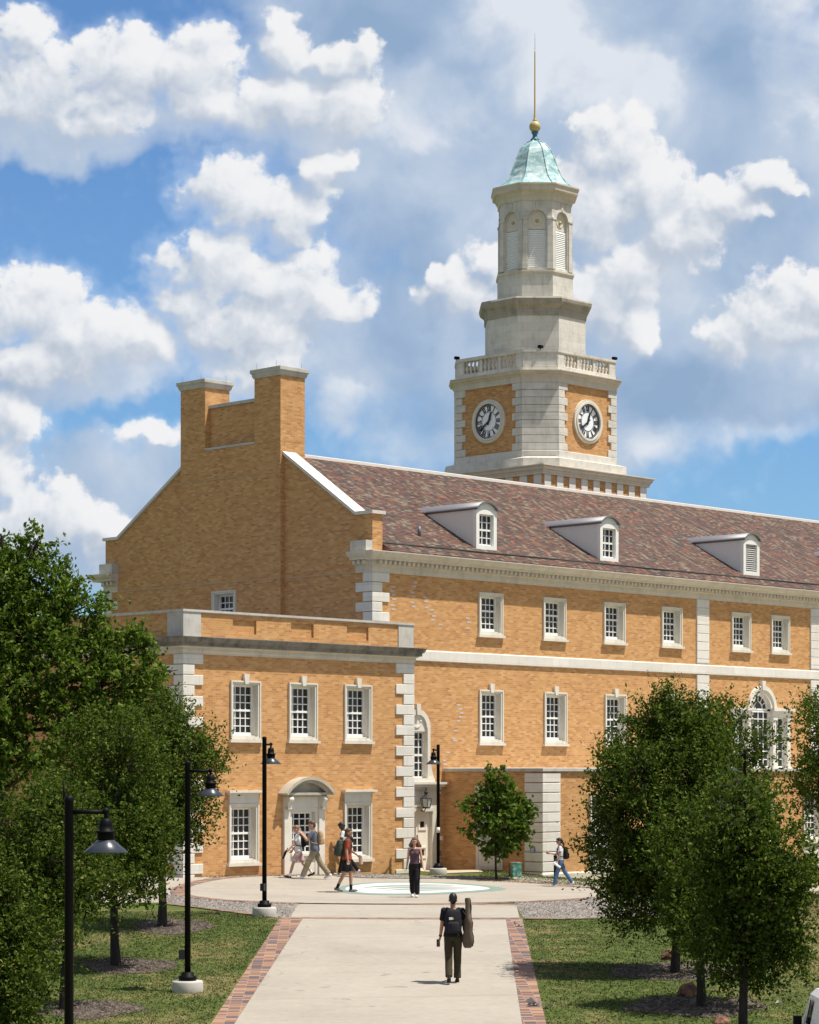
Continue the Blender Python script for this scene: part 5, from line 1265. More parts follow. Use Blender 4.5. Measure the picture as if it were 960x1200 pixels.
# ------------------------------------------------------------------ people
def remesh(mb, vox, smooth=2, wr=0.0, seed=0):
    me = bpy.data.meshes.new('tmp'); me.from_pydata([tuple(p) for p in mb.v], [], mb.f); o = bpy.data.objects.new('tmp', me); COL.objects.link(o)
    m_ = o.modifiers.new('r', 'REMESH'); m_.mode = 'VOXEL'; m_.voxel_size = vox; m_.use_smooth_shade = True
    if smooth: s_ = o.modifiers.new('s', 'SMOOTH'); s_.iterations = smooth; s_.factor = .5
    dg = bpy.context.evaluated_depsgraph_get(); ev = o.evaluated_get(dg); out = bpy.data.meshes.new_from_object(ev); bpy.data.objects.remove(o); bpy.data.meshes.remove(me)
    if wr:
        n = len(out.vertices); co = np.empty(n * 3, np.float32); no = np.empty(n * 3, np.float32); out.vertices.foreach_get('co', co); out.vertices.foreach_get('normal', no); co = co.reshape(-1, 3); no = no.reshape(-1, 3)
        r = np.random.default_rng(abs(seed)); d = 0
        for k in range(7):
            f = r.normal(size=3) * np.array([18, 18, 26]); d = d + np.sin(co @ f + r.uniform(0, 6.28))
        co += no * (d / 7 * wr)[:, None]; out.vertices.foreach_set('co', co.ravel())
    for p in out.polygons: p.use_smooth = True
    return out
def capsule(mb, p, q, a, b):
    mb.ball(p, a, nu=12, nv=8); mb.ball(q, b, nu=12, nv=8); mb.tube([p, q], [a, b], 12)
def skinmat(n, c): return plain(n, c, .5, var=.08, scale=20, spec=.35)
SK = {'pale': skinmat('pale skin', (.52, .30, .22)), 'tan': skinmat('tanned skin', (.40, .21, .14)), 'dark': skinmat('dark brown skin', (.065, .035, .024))}
cloth = lambda n, c: plain(n, c, .85, var=.16, scale=12, spec=.2)
HAIR = {k: plain(k + ' hair', c, .5, var=.4, scale=40) for k, c in {'black': (.012, .010, .010), 'brown': (.085, .045, .025), 'ginger': (.22, .11, .05), 'auburn': (.14, .06, .032)}.items()}

class Person:
    def __init__(self, label, x, y, heading, H, skin, pose, shirt, bottom, shoes, hair, female=False, socks=None, off=.02):
        self.k = k = H / 1.75; P = pose; self.lean = P.get('lean', 0.0); fm = .88 if female else 1.0
        hip = Vector((0, 0, .93)); self.sw = sw = .185 * fm; hw = .09
        J = {}
        for s, sg in (('L', 1), ('R', -1)):
            a, b = R(P['leg' + s][0]), R(P['leg' + s][1]); h = Vector((0, sg * hw, .91))
            kn = h + Vector((math.sin(a), 0, -math.cos(a))) * .43; an = kn + Vector((math.sin(a - b), 0, -math.cos(a - b))) * .42
            J['hip' + s], J['knee' + s], J['ank' + s] = h, kn, an
            J['pit' + s] = R(P['leg' + s][2]) if len(P['leg' + s]) > 2 else 0.0
        lo_z = min(min(J['ank' + s].z - .075, (J['ank' + s] + Vector((math.cos(J['pit' + s]) * .16, 0, -.06 + math.sin(J['pit' + s]) * .16))).z - .02) for s in 'LR')
        up = Vector((0, 0, -lo_z)); J = {q: (v + up if isinstance(v, Vector) else v) for q, v in J.items()}; hip = hip + up
        RL = Matrix.Rotation(self.lean, 3, 'Y'); tp = Vector((0, 0, hip.z + .02))
        T = lambda p: tp + RL @ (Vector(p) + up - tp); self.T = T
        for s, sg in (('L', 1), ('R', -1)):
            A = P['arm' + s]; a, c, e = R(A[0]), R(A[1]), R(A[2]); inw = R(A[3]) if len(A) > 3 else 0
            sh = T((0, sg * sw, 1.425)); d1 = Vector((math.sin(a) * math.cos(c), sg * math.sin(c), -math.cos(a) * math.cos(c)))
            el = sh + d1 * .285; d2 = Vector((math.sin(a + e) * math.cos(c - inw), sg * math.sin(c - inw), -math.cos(a + e) * math.cos(c - inw))); wr = el + d2.normalized() * .25
            J['sh' + s], J['el' + s], J['wr' + s], J['hd' + s] = sh, el, wr, d2.normalized()
        self.J = J
        hp = P.get('head', 0.0); hy = P.get('turn', 0.0)
        HC = T((.015, 0, 1.64)); HR = Matrix.Rotation(R(hy), 3, 'Z') @ Matrix.Rotation(R(hp) + self.lean, 3, 'Y'); self.HC, self.HR = HC, HR
        hx = lambda p: HC + HR @ Vector(p); self.hx = hx
        root = thing('person', label, 'person', (x, y, gz_(x, y, off)), heading); root.scale = (k, k, k); self.root = root
        # body: one continuous skin
        b = MB(); wz = .86 if female else 1.0; hz = 1.06 if female else 1.0
        TR = [(.84, .10, .15 * hz), (.94, .105, .16 * hz), (1.04, .088, .135 * wz), (1.13, .088, .132 * wz), (1.25, .105, .155 * fm), (1.35, .102, .165 * fm), (1.43, .075, .125 * fm), (1.47, .055, .07)]
        def torso(mb, inf, z0=0, z1=9, extra=0):
            t = MB(); t.loft([((0, 0, z), rx + inf + extra * max(0, 1.1 - z), ry + inf + extra * max(0, 1.1 - z)) for z, rx, ry in TR if z0 <= z <= z1], n=18); mb.mesh([T(v) for v in t.v], t.f)
        torso(b, -.004); capsule(b, T((-.005, 0, 1.44)), T((.01, 0, 1.56)), .056 * fm, .052 * fm)
        if female:
            for sg in (-1, 1): b.ball(T((.085, sg * .065, 1.29)), (.06, .062, .06))
        for s, sg in (('L', 1), ('R', -1)):
            capsule(b, J['hip' + s], J['knee' + s], .083, .052); capsule(b, J['knee' + s], J['knee' + s].lerp(J['ank' + s], .35), .051, .052); capsule(b, J['knee' + s].lerp(J['ank' + s], .35), J['ank' + s], .052, .035)
            f0 = J['ank' + s]; pt_ = J['pit' + s]; fd = Vector((math.cos(pt_), 0, math.sin(pt_))); capsule(b, f0 + Vector((0, 0, -.03)), f0 + fd * .14 + Vector((0, 0, -.045)), .036, .028)
            capsule(b, T((0, sg * sw * .55, 1.42)), J['sh' + s], .06, .054 * fm); capsule(b, J['sh' + s], J['el' + s], .050 * fm, .039 * fm); capsule(b, J['el' + s], J['el' + s].lerp(J['wr' + s], .3), .039 * fm, .038 * fm); capsule(b, J['el' + s].lerp(J['wr' + s], .3), J['wr' + s], .038 * fm, .026 * fm)
            self.hand(b, s, sg, P.get('curl' + s, 35))
        head = MB(); head.ball((-.008, 0, .03), (.098, .078, .102), nu=16, nv=12); head.ball((.022, 0, -.035), (.068, .060, .075)); head.ball((.052, 0, -.085), (.032, .036, .024))
        head.ball((.098, 0, -.018), (.016, .013, .022)); head.ball((.088, 0, .045), (.016, .05, .014)); head.ball((.083, 0, -.058), (.013, .026, .011))
        for sg in (-1, 1): head.ball((-.005, sg * .078, -.012), (.02, .011, .033)); head.ball((.072, sg * .036, -.022), (.02, .02, .018))
        b.mesh([hx(v) for v in head.v], head.f)
        me = remesh(b, .0065, 2); me.name = 'body'; me.materials.append(SK[skin]); o = bpy.data.objects.new('body', me); COL.objects.link(o); o.parent = root; self.body = o
        e = MB()
        for sg in (-1, 1): e.ball(hx((.088, sg * .032, .012)), .0095, nu=8, nv=6)
        self.add(e, 'eyes', M['ink']); e = MB(); e.ball(hx((.093, 0, -.060)), (.006, .02, .005)); self.add(e, 'mouth', plain('lips', (.25, .09, .08) if skin != 'dark' else (.08, .03, .03), .5))
        # clothes
        mat, sleeve, hem = shirt[:3]; c = MB(); z_lo = hem
        rings = [(z, rx, ry) for z, rx, ry in TR if z > hem + .03 and z < 1.46]; r0 = np.interp(hem, [t[0] for t in TR], [t[1] for t in TR]); r1 = np.interp(hem, [t[0] for t in TR], [t[2] for t in TR])
        t = MB(); fit = shirt[3] if len(shirt) > 3 else .020; t.loft([((0, 0, z), rx + fit + (.012 if z < 1.15 else 0), ry + fit + (.012 if z < 1.15 else 0)) for z, rx, ry in [(hem, r0, r1)] + rings], n=20); c.mesh([T(v) for v in t.v], t.f)
        if female:
            for sg in (-1, 1): c.ball(T((.088, sg * .065, 1.29)), (.068, .07, .066))
        for s, sg in (('L', 1), ('R', -1)):
            if sleeve > 0:
                capsule(c, T((0, sg * sw * .5, 1.42)), J['sh' + s], .066, .066); q = J['sh' + s].lerp(J['el' + s], sleeve); c.tube([J['sh' + s], q], [.066, .064], 14); c.ball(J['sh' + s], .066)
            else: c.tube([T((.06, sg * .10, 1.36)), T((.02, sg * .105, 1.475)), T((-.05, sg * .10, 1.40))], .018, 8)
        me = remesh(c, .011, 3, .006, int(x * 10)); self.addmesh(me, 'shirt', mat)
        kind, bm_, loose = bottom; c = MB(); t = MB()
        t.loft([((0, 0, z), rx + .012, ry + .012) for z, rx, ry in TR if z <= (1.06 if not female else 1.08)], n=20); c.mesh([Vector(v) + up for v in t.v] if not self.lean else [Vector(v) + up if v[2] < .95 else T(v) for v in t.v], t.f)
        for s in 'LR':
            h, kn, an = J['hip' + s], J['knee' + s], J['ank' + s]; hh = h + Vector((0, 0, -.02))
            if kind == 'shorts':
                q = h.lerp(kn, .80); c.tube([hh, h.lerp(kn, .45), q], [.096, .086 + loose, .080 + loose], 16); c.ball(hh, .098)
            else:
                capsule(c, hh, kn, .096, .062 + loose); q = kn.lerp(an, .97); c.tube([kn, kn.lerp(an, .5), q], [.062 + loose, .055 + loose * 1.1, .052 + loose * 1.2], 14)
        me = remesh(c, .011, 3, .007, int(x * 17) + 1); self.addmesh(me, 'trousers' if kind != 'shorts' else 'shorts', bm_)
        for s in 'LR':
            c = MB(); f0 = J['ank' + s]; pt_ = J['pit' + s]; fd = Vector((math.cos(pt_), 0, math.sin(pt_))); dn = Vector((math.sin(pt_), 0, -math.cos(pt_)))
            c.ball(f0 + dn * .035 - fd * .02, (.055, .042, .045)); c.ball(f0 + dn * .045 + fd * .06, (.08, .042, .036)); c.ball(f0 + dn * .05 + fd * .135, (.058, .044, .028)); capsule(c, f0 + dn * .06 - fd * .045, f0 + dn * .06 + fd * .155, .022, .022)
            for sg in (-1, 1): capsule(c, f0 + dn * .062 - fd * .03 + Vector((0, sg * .02, 0)), f0 + dn * .062 + fd * .14 + Vector((0, sg * .024, 0)), .02, .02)
            me = remesh(c, .009, 2); self.addmesh(me, 'shoe', shoes)
            if socks: c = MB(); c.tube([f0 + Vector((0, 0, -.02)), f0.lerp(J['knee' + s], socks[1])], [.041, .045], 12); self.add(c, 'sock', socks[0])
        self.hair(*hair)
    def hand(self, b, s, sg, curl):
        J = self.J; w, d = J['wr' + s], J['hd' + s]; side = Vector((1, 0, 0)); side = (side - d * side.dot(d))
        side = side.normalized() if side.length > .3 else Vector((0, 0, 1)); nrm = d.cross(side).normalized() * sg    # palm faces the thigh
        pc = w + d * .05; Mx = Matrix((d, side, nrm)).transposed(); b.ball(pc, (.05, .042, .017), nu=12, nv=8, mat=Mx); capsule(b, w, pc, .025, .02)
        for i, (o_, L) in enumerate(((.033, .068), (.011, .076), (-.011, .071), (-.033, .055))):
            p0 = w + d * .085 + side * o_; a = R(curl * .5); p1 = p0 + (d * math.cos(a) - nrm * math.sin(a) + side * o_ * 2.2).normalized() * L * .5; a = R(curl * 1.4); p2 = p1 + (d * math.cos(a) - nrm * math.sin(a)) * L * .5
            capsule(b, p0 - d * .02, p1, .009, .0082); capsule(b, p1, p2, .0082, .007)
        t0 = w + d * .03 + side * .036; t1 = t0 + (d * .7 + side * .65 - nrm * .25).normalized() * .04; t2 = t1 + (d * .95 + side * .1 - nrm * .4).normalized() * .03; capsule(b, t0 - side * .012, t1, .012, .010); capsule(b, t1, t2, .010, .008)
        J['grip' + s] = w + d * .09 - nrm * .03
    def add(self, mb, name, mat, parent=None):
        o = mb.build(name, mat, parent or self.root, weld=False); return o
    def addmesh(self, me, name, mat):
        me.name = name; me.materials.append(mat); o = bpy.data.objects.new(name, me); COL.objects.link(o); o.parent = self.root; return o
    def hair(self, col, style):
        hx = self.hx; c = MB()
        c.ball(hx((-.022, 0, .048)), (.098, .086, .098), mat=self.HR); c.ball(hx((-.06, 0, -.005)), (.062, .074, .075), mat=self.HR); c.ball(hx((.035, 0, .098)), (.06, .062, .035), mat=self.HR)
        if style == 'tuft': c.ball(hx((.06, 0, .115)), (.05, .05, .035), mat=self.HR)
        if style in ('shag', 'beard'):
            for sg in (-1, 1): c.ball(hx((-.035, sg * .072, -.03)), (.045, .022, .065), mat=self.HR)
            c.ball(hx((-.085, 0, -.06)), (.04, .06, .06), mat=self.HR)
        if style == 'beard':
            c.ball(hx((.06, 0, -.098)), (.036, .042, .03), mat=self.HR)
            for sg in (-1, 1): c.ball(hx((.035, sg * .052, -.075)), (.035, .016, .034), mat=self.HR)
        if style == 'long':
            r = random.Random(5)
            for sg in (-1, 1):
                for q in range(5): capsule(c, hx((-.03 - .02 * q, sg * .075, .04)), hx((-.05 - .02 * q + r.uniform(-.01, .02), sg * (.115 + .015 * q), -.09 - r.uniform(0, .07))), .036, .026)
            for q in range(5): capsule(c, hx((-.09, (q - 2) * .03, .0)), hx((-.12, (q - 2) * .055, -.17)), .036, .026)
            for q in range(4): capsule(c, hx((-.05, .085, -.02 - q * .02)), hx((-.07 - .02 * q, .17, -.10 - .04 * q)), .028, .016)
        if style == 'tail': capsule(c, hx((-.1, 0, .02)), hx((-.13, 0, -.14)), .042, .035); capsule(c, hx((-.13, 0, -.14)), hx((-.115, 0, -.30)), .035, .018)
        # keep the face clear
        me = remesh(c, .010, 1, .006, 3); o = self.addmesh(me, 'hair', HAIR[col])
    def pack(self, label, mat, w=.15, h=.44, d=.19, z=1.02, pocket=True, gap=.1, mat2=None, cat='backpack'):
        """rucksack on the back: its own thing, with straps over both shoulders"""
        T = self.T; base = T((-gap - d / 2, 0, z)); rm = self.root; W = Matrix.LocRotScale(rm.location, rm.rotation_euler, rm.scale)
        o = thing('backpack', label, cat, W @ base, rm.rotation_euler.z); o.scale = rm.scale
        L = lambda p: T(p) - base
        c = MB(); xc = -gap - d / 2
        t = MB(); t.loft([((xc, 0, z + h * f), d / 2 * a, w * bb) for f, a, bb in ((0, .75, .85), (.06, .95, 1), (.4, 1.0, 1.02), (.75, .85, .97), (.92, .6, .85), (1.0, .25, .5))], n=20); c.mesh([L(v) for v in t.v], t.f)
        me = remesh(c, .012, 2, .008, 2); me.name = 'pack_body'; me.materials.append(mat); q = bpy.data.objects.new('pack_body', me); COL.objects.link(q); q.parent = o
        if pocket:
            c = MB(); t = MB(); t.loft([((xc - d * .36, 0, z + h * f), d * .28 * a, w * .72 * a) for f, a in ((.06, .85), (.12, 1), (.42, 1), (.5, .7))], n=16); c.mesh([L(v) for v in t.v], t.f)
            me = remesh(c, .012, 2, .005, 4); me.name = 'front_pocket'; me.materials.append(mat2 or mat); q = bpy.data.objects.new('front_pocket', me); COL.objects.link(q); q.parent = o
        for sg in (-1, 1):
            s = MB(); y = sg * .115
            s.tube([L(p) for p in ((-.12, y * .7, 1.40), (-.06, y, 1.485), (.03, y, 1.485), (.10, y * 1.05, 1.38), (.128, y * 1.15, 1.25), (.06, y * 1.5, 1.13), (-.10, y * 1.3, 1.08))], .016, 8); s.build('strap', mat, o, weld=False)
        return o
    def prop(self, name, label, cat, p, mb_fn, parts):
        rm = self.root; W = Matrix.LocRotScale(rm.location, rm.rotation_euler, rm.scale)
        o = thing(name, label, cat, W @ Vector(p), rm.rotation_euler.z); o.scale = rm.scale
        for nm, mat, fn in parts:
            mb = MB(); fn(mb); mb.build(nm, mat, o, weld=False)
        return o
WALK = dict(legL=(26, 6, 12), legR=(-20, 22, -22), armL=(-18, 10, 18), armR=(20, 10, 22))
black_cloth = cloth('black fabric', (.012, .012, .014))
# two walkers passing the doorway
p = Person('man in white tee and pale pink shorts, head bowed, walking left past the doorway', *at(350, 1029.5), R(180), 1.70, 'pale', dict(legL=(24, 8, 14), legR=(-20, 26, -24), armL=(22, 10, 20), armR=(6, 10, 30), lean=.08, head=24), (cloth('white tee', (.72, .73, .76)), .62, .90), ('shorts', cloth('pale pink shorts', (.50, .36, .37)), .012), cloth('black shoes', (.02, .02, .022)), ('ginger', 'short'), socks=(M['white'], .22))
p.pack('black backpack on the man in white tee and pale shorts', black_cloth, .13, .40, .16, 1.05)
gq = p.J['gripL']; p.prop('umbrella', 'black folded umbrella held low by the man in pale shorts', 'umbrella', gq, None, [('canopy', black_cloth, lambda m: m.tube([(.02, 0, .03), (.06, 0, -.06), (.13, 0, -.24)], [.03, .042, .03], 10)), ('handle', M['black'], lambda m: m.tube([(-.03, 0, .12), (.02, 0, .02)], .014, 8))])
p = Person('tall man in grey blue tee and khaki trousers, drinking as he strides left', *at(369, 1031), R(180), 1.88, 'pale', dict(legL=(27, 5, 14), legR=(-22, 16, -24), armL=(38, 12, 100, 30), armR=(46, 10, 96, 26), lean=.10, head=4), (cloth('grey blue tee', (.11, .125, .165)), .72, .86, .028), ('long', cloth('khaki trousers', (.27, .225, .15)), .026), cloth('white shoes', (.66, .68, .74)), ('brown', 'tuft'))
p.pack('tan backpack on the tall man in khaki trousers', cloth('tan canvas', (.36, .23, .13)), .14, .42, .2, 1.04, mat2=cloth('sand canvas', (.46, .33, .21)))
gq = (p.J['gripL'] + p.J['gripR']) / 2; p.prop('drink_bottle', 'small bottle held to the mouth by the tall man', 'bottle', gq, None, [('bottle', plain('clear blue plastic', (.40, .48, .56), .2), lambda m: m.tube([(.06, 0, -.10), (.01, 0, .03), (-.01, 0, .08)], [.032, .03, .014], 10)), ('cap', M['white'], lambda m: m.tube([(-.01, 0, .078), (-.018, 0, .10)], .016, 8))])
p = Person('man in white tee and black trousers, head down, half hidden behind the rust red tee', *at(405, 1026), R(180), 1.76, 'dark', dict(legL=(16, 4, 8), legR=(-22, 14, -20), armL=(15, 10, 30), armR=(-10, 10, 20), lean=.16, head=26), (cloth('white cotton', (.74, .75, .78)), .6, .92), ('long', black_cloth, .006), cloth('pale blue trainers', (.55, .60, .72)), ('black', 'short'))
p.pack('black backpack on the man half hidden behind the rust red tee', black_cloth, .14, .42, .17, 1.04)
# man in rust red on the plaza
p = Person('bearded man in rust red tee and black shorts with a green pack, facing right', *at(407, 1046), R(0), 1.84, 'tan', dict(legL=(13, 12, 6), legR=(-13, 14, -10), armL=(14, 12, 40), armR=(-6, 12, 14), lean=.04, head=4, turn=-12), (cloth('rust red tee', (.27, .055, .03)), .72, .90, .026), ('shorts', black_cloth, .018), cloth('grey trainers', (.16, .16, .18)), ('brown', 'beard'), socks=(black_cloth, .30))
p.pack('green backpack on the bearded man in rust red', cloth('grey green canvas', (.055, .075, .055)), .16, .48, .24, .98, mat2=cloth('dark green canvas', (.035, .05, .042)))
gq = p.J['gripL']; p.prop('paper_bag', 'pale pink paper bag carried by the bearded man', 'bag', gq, None, [('bag', cloth('pale pink paper', (.62, .42, .35)), lambda m: m.loft([((.02, 0, -.21), .055, .035), ((.02, 0, -.02), .065, .045)], n=8)), ('handle', M['cream'], lambda m: m.tube([(.0, 0, -.02), (.0, 0, .03), (.03, 0, .03), (.04, 0, -.02)], .006, 5))])
# woman walking towards the camera
p = Person('woman in purple brown vest and loose black trousers, walking towards the camera', *at(486, 1052), R(-97), 1.66, 'pale', dict(legL=(14, 12, 2), legR=(-9, 14, -10), armL=(6, 11, 12), armR=(-8, 8, 10), lean=.02, head=6), (cloth('purple brown vest', (.095, .055, .07)), 0, .98, .014), ('long', cloth('black crepe', (.014, .013, .015)), .020), cloth('white pumps', (.74, .74, .72)), ('auburn', 'long'), female=True)
p.prop('shoulder_bag', 'olive and black shoulder bag hanging at the hip of the woman in the vest', 'bag', p.T((-.02, .21, 1.0)), None, [('pouch', cloth('olive canvas', (.10, .09, .06)), lambda m: m.loft([((0, 0, -.14), .09, .035), ((0, 0, -.05), .13, .05), ((0, 0, .06), .12, .045), ((0, 0, .12), .09, .03)], n=14)), ('strap', black_cloth, lambda m: m.tube([(-.09, .0, .08), (-.03, -.06, .36), (.015, -.085, .48), (.06, -.06, .36), (.10, .0, .08)], .012, 6))])
# man with the guitar
p = Person('man in black tee and dark olive trousers walking away up the middle of the walk', *at(531, 1152.5), R(91), 1.72, 'tan', dict(legL=(-12, 14, -14), legR=(8, 6, 4), armL=(4, 7, 14), armR=(-4, 8, 55), lean=.02), (cloth('black tee', (.014, .014, .017)), .70, .90, .026), ('long', cloth('dark olive twill', (.050, .041, .024)), .018), cloth('black canvas shoes', (.018, .018, .02)), ('black', 'short'))
b = p.pack('black backpack with a small white and yellow patch on the man walking away', cloth('black nylon', (.016, .017, .022)), .165, .48, .20, .98, mat2=cloth('black ripstop', (.024, .025, .032)))
T0 = p.T((-.1 - .1, 0, .98))
mb = MB(); mb.box(-.155, -.145, .02, .09, .28, .33); mb.build('patch', M['white'], b); mb = MB(); mb.box(-.157, -.148, -.0, .022, .285, .32); mb.build('yellow_patch', plain('yellow patch', (.7, .5, .05), .7), b)
gq = p.J['gripL']; p.prop('phone', 'dark phone in the left hand of the man walking away', 'phone', gq, None, [('case', M['iron'], lambda m: m.box(-.01, .0, -.035, .035, -.13, .02)), ('screen', M['glass'], lambda m: m.box(-.011, -.0101, -.031, .031, -.125, .015))])
wq = p.J['wrL']; mbw = MB(); mbw.tube([wq - p.J['hdL'] * .03, wq - p.J['hdL'] * .005], .034, 12); mbw.build('watch', M['black'], p.root)
gb = cloth('grey brown canvas', (.13, .10, .075)); gk = cloth('dark brown binding', (.03, .024, .02))
def turn(m, a, k=.78):
    c_, s_ = math.cos(a), math.sin(a); m.v = [(k * (x * c_ - y * s_), k * (x * s_ + y * c_), k * z) for x, y, z in m.v]
def case(m):
    prof = [(-.62, .09), (-.58, .13), (-.46, .17), (-.32, .16), (-.20, .12), (-.10, .125), (.02, .14), (.10, .12), (.16, .07), (.5, .058), (.60, .08), (.66, .06)]
    t = MB(); t.loft([((0, 0, z), w_, .07) for z, w_ in prof], n=18); m.mesh(t.v, t.f, 0, True); turn(m, R(52))
def piping(m):
    for sg in (-1, 1): m.tube([(sg * w_, -.055, z) for z, w_ in ((-.58, .11), (-.46, .15), (-.32, .14), (-.2, .10), (-.1, .105), (.02, .12), (.14, .07), (.5, .05), (.62, .05))], .014, 6)
    turn(m, R(52))
def pocket(m): m.loft([((0, -.06, -.52), .10, .04), ((0, -.06, -.46), .14, .055), ((0, -.06, -.25), .12, .05), ((0, -.06, -.2), .10, .03)], n=12); turn(m, R(52))
def cstrap(m): m.tube([(-.02, .05, .16), (.06, .13, .33), (.12, .12, .2), (.08, .07, -.2)], .014, 6); turn(m, R(52))
def chandle(m): m.tube([(-.03, -.06, .28), (-.03, -.11, .34), (-.03, -.11, .46), (-.03, -.06, .52)], .014, 6); turn(m, R(52))
gc = p.prop('guitar_bag', 'upright grey brown guitar bag slung at the right side of the man walking away', 'guitar bag', p.T((-.10, -.29, 1.17)), None, [('bag', gb, case), ('piping', gk, piping), ('pocket', cloth('brown pocket', (.13, .10, .075)), pocket), ('strap', gk, cstrap), ('handle', gk, chandle)])
# woman in jeans on the right
p = Person('woman in white tee and blue jeans reading her phone, walking left by the stone pier', *at(657, 1039.5), R(180), 1.58, 'tan', dict(legL=(18, 4, 8), legR=(-24, 12, -22), armL=(6, 10, 12), armR=(22, 10, 78, 12), lean=.05, head=10), (cloth('white jersey', (.70, .70, .75)), .5, .98), ('long', cloth('blue denim', (.085, .16, .28)), .016), cloth('white trainers', (.70, .70, .72)), ('black', 'tail'), female=True)
p.pack('black backpack on the woman in blue jeans', black_cloth, .15, .44, .20, 1.0)
gq = p.J['gripR']; p.prop('phone', 'phone held up in front of the woman in jeans', 'phone', gq, None, [('case', M['iron'], lambda m: m.mesh([(-.02, -.035, .0), (.05, -.035, .05), (.05, .035, .05), (-.02, .035, 0), (-.025, -.035, .008), (.045, -.035, .058), (.045, .035, .058), (-.025, .035, .008)], [(0, 3, 2, 1), (4, 5, 6, 7), (0, 1, 5, 4), (1, 2, 6, 5), (2, 3, 7, 6), (3, 0, 4, 7)])), ('screen', M['shade_blue'], lambda m: m.face([(-.024, -.031, .0095), (.043, -.031, .0575), (.043, .031, .0575), (-.024, .031, .0095)]))])
gq = p.J['gripL']; p.prop('tumbler', 'white tumbler carried low and tilted by the woman in jeans', 'tumbler', gq, None, [('cup', M['white'], lambda m: m.tube([(.10, 0, .04), (-.13, 0, -.12)], [.047, .036], 14)), ('lid', M['louver'], lambda m: m.tube([(.10, 0, .04), (.12, 0, .054)], .05, 14)), ('handle', M['white'], lambda m: m.tube([(.08, 0, .07), (.06, 0, .11), (-.02, 0, .06), (-.03, 0, -.0)], .01, 6))])
sb = p.hx((.09, 0, .012))
def lenses(m):
    for sg in (-1, 1): m.ball(p.hx((.094, sg * .032, .012)) - sb, (.012, .028, .02))
def arms(m):
    for sg in (-1, 1): m.tube([p.hx((.085, sg * .06, .015)) - sb, p.hx((.0, sg * .08, .01)) - sb], .005, 5)
p.prop('sunglasses', 'dark sunglasses worn by the woman in jeans', 'sunglasses', sb, None, [('lenses', M['ink'], lenses), ('temples', M['black'], arms)])
# ------------------------------------------------------------------ light, sky and camera
S = Vector((.412, -.092, 1.0)).normalized(); EL = math.asin(S.z); AZ = math.atan2(S.x, S.y)
ld = bpy.data.lights.new('sun', 'SUN'); ld.energy = 5.0; ld.angle = R(.53); ld.color = (1, .94, .84)
lo = bpy.data.objects.new('sun', ld); COL.objects.link(lo); lo.rotation_euler = S.to_track_quat('Z', 'Y').to_euler(); lo.location = (40, 0, 80)

w = bpy.data.worlds.new('World'); scene.world = w; w.use_nodes = True
nt = w.node_tree; nt.nodes.clear(); g = NT(nt)
wo = g.n('ShaderNodeOutputWorld'); bg = g.n('ShaderNodeBackground'); g.link(bg.outputs[0], wo.inputs[0])
sky = g.n('ShaderNodeTexSky', sky_type='NISHITA'); sky.sun_disc = False; sky.sun_elevation = EL; sky.sun_rotation = AZ
sky.air_density = 1.0; sky.dust_density = .7; sky.ozone_density = 1.6
STR = .09
bg.inputs['Strength'].default_value = STR
# clouds live on the sky by direction: (x/y, z/y) in units of one tenth of the view
tc = g.n('ShaderNodeTexCoord'); sp = g.n('ShaderNodeSeparateXYZ'); g.link(tc.outputs['Generated'], sp.inputs[0])
yy = g.m('MAXIMUM', sp.outputs[1], .08)
cb = g.n('ShaderNodeCombineXYZ')
g.link(g.m('MULTIPLY_ADD', g.m('DIVIDE', sp.outputs[0], yy), 28.53, 4.8), cb.inputs[0])
g.link(g.m('MULTIPLY_ADD', g.m('DIVIDE', sp.outputs[2], yy), 28.53, -9.05), cb.inputs[1])
P0 = cb.outputs[0]           # x: 0..9.6 left to right, y: -9..0 upwards

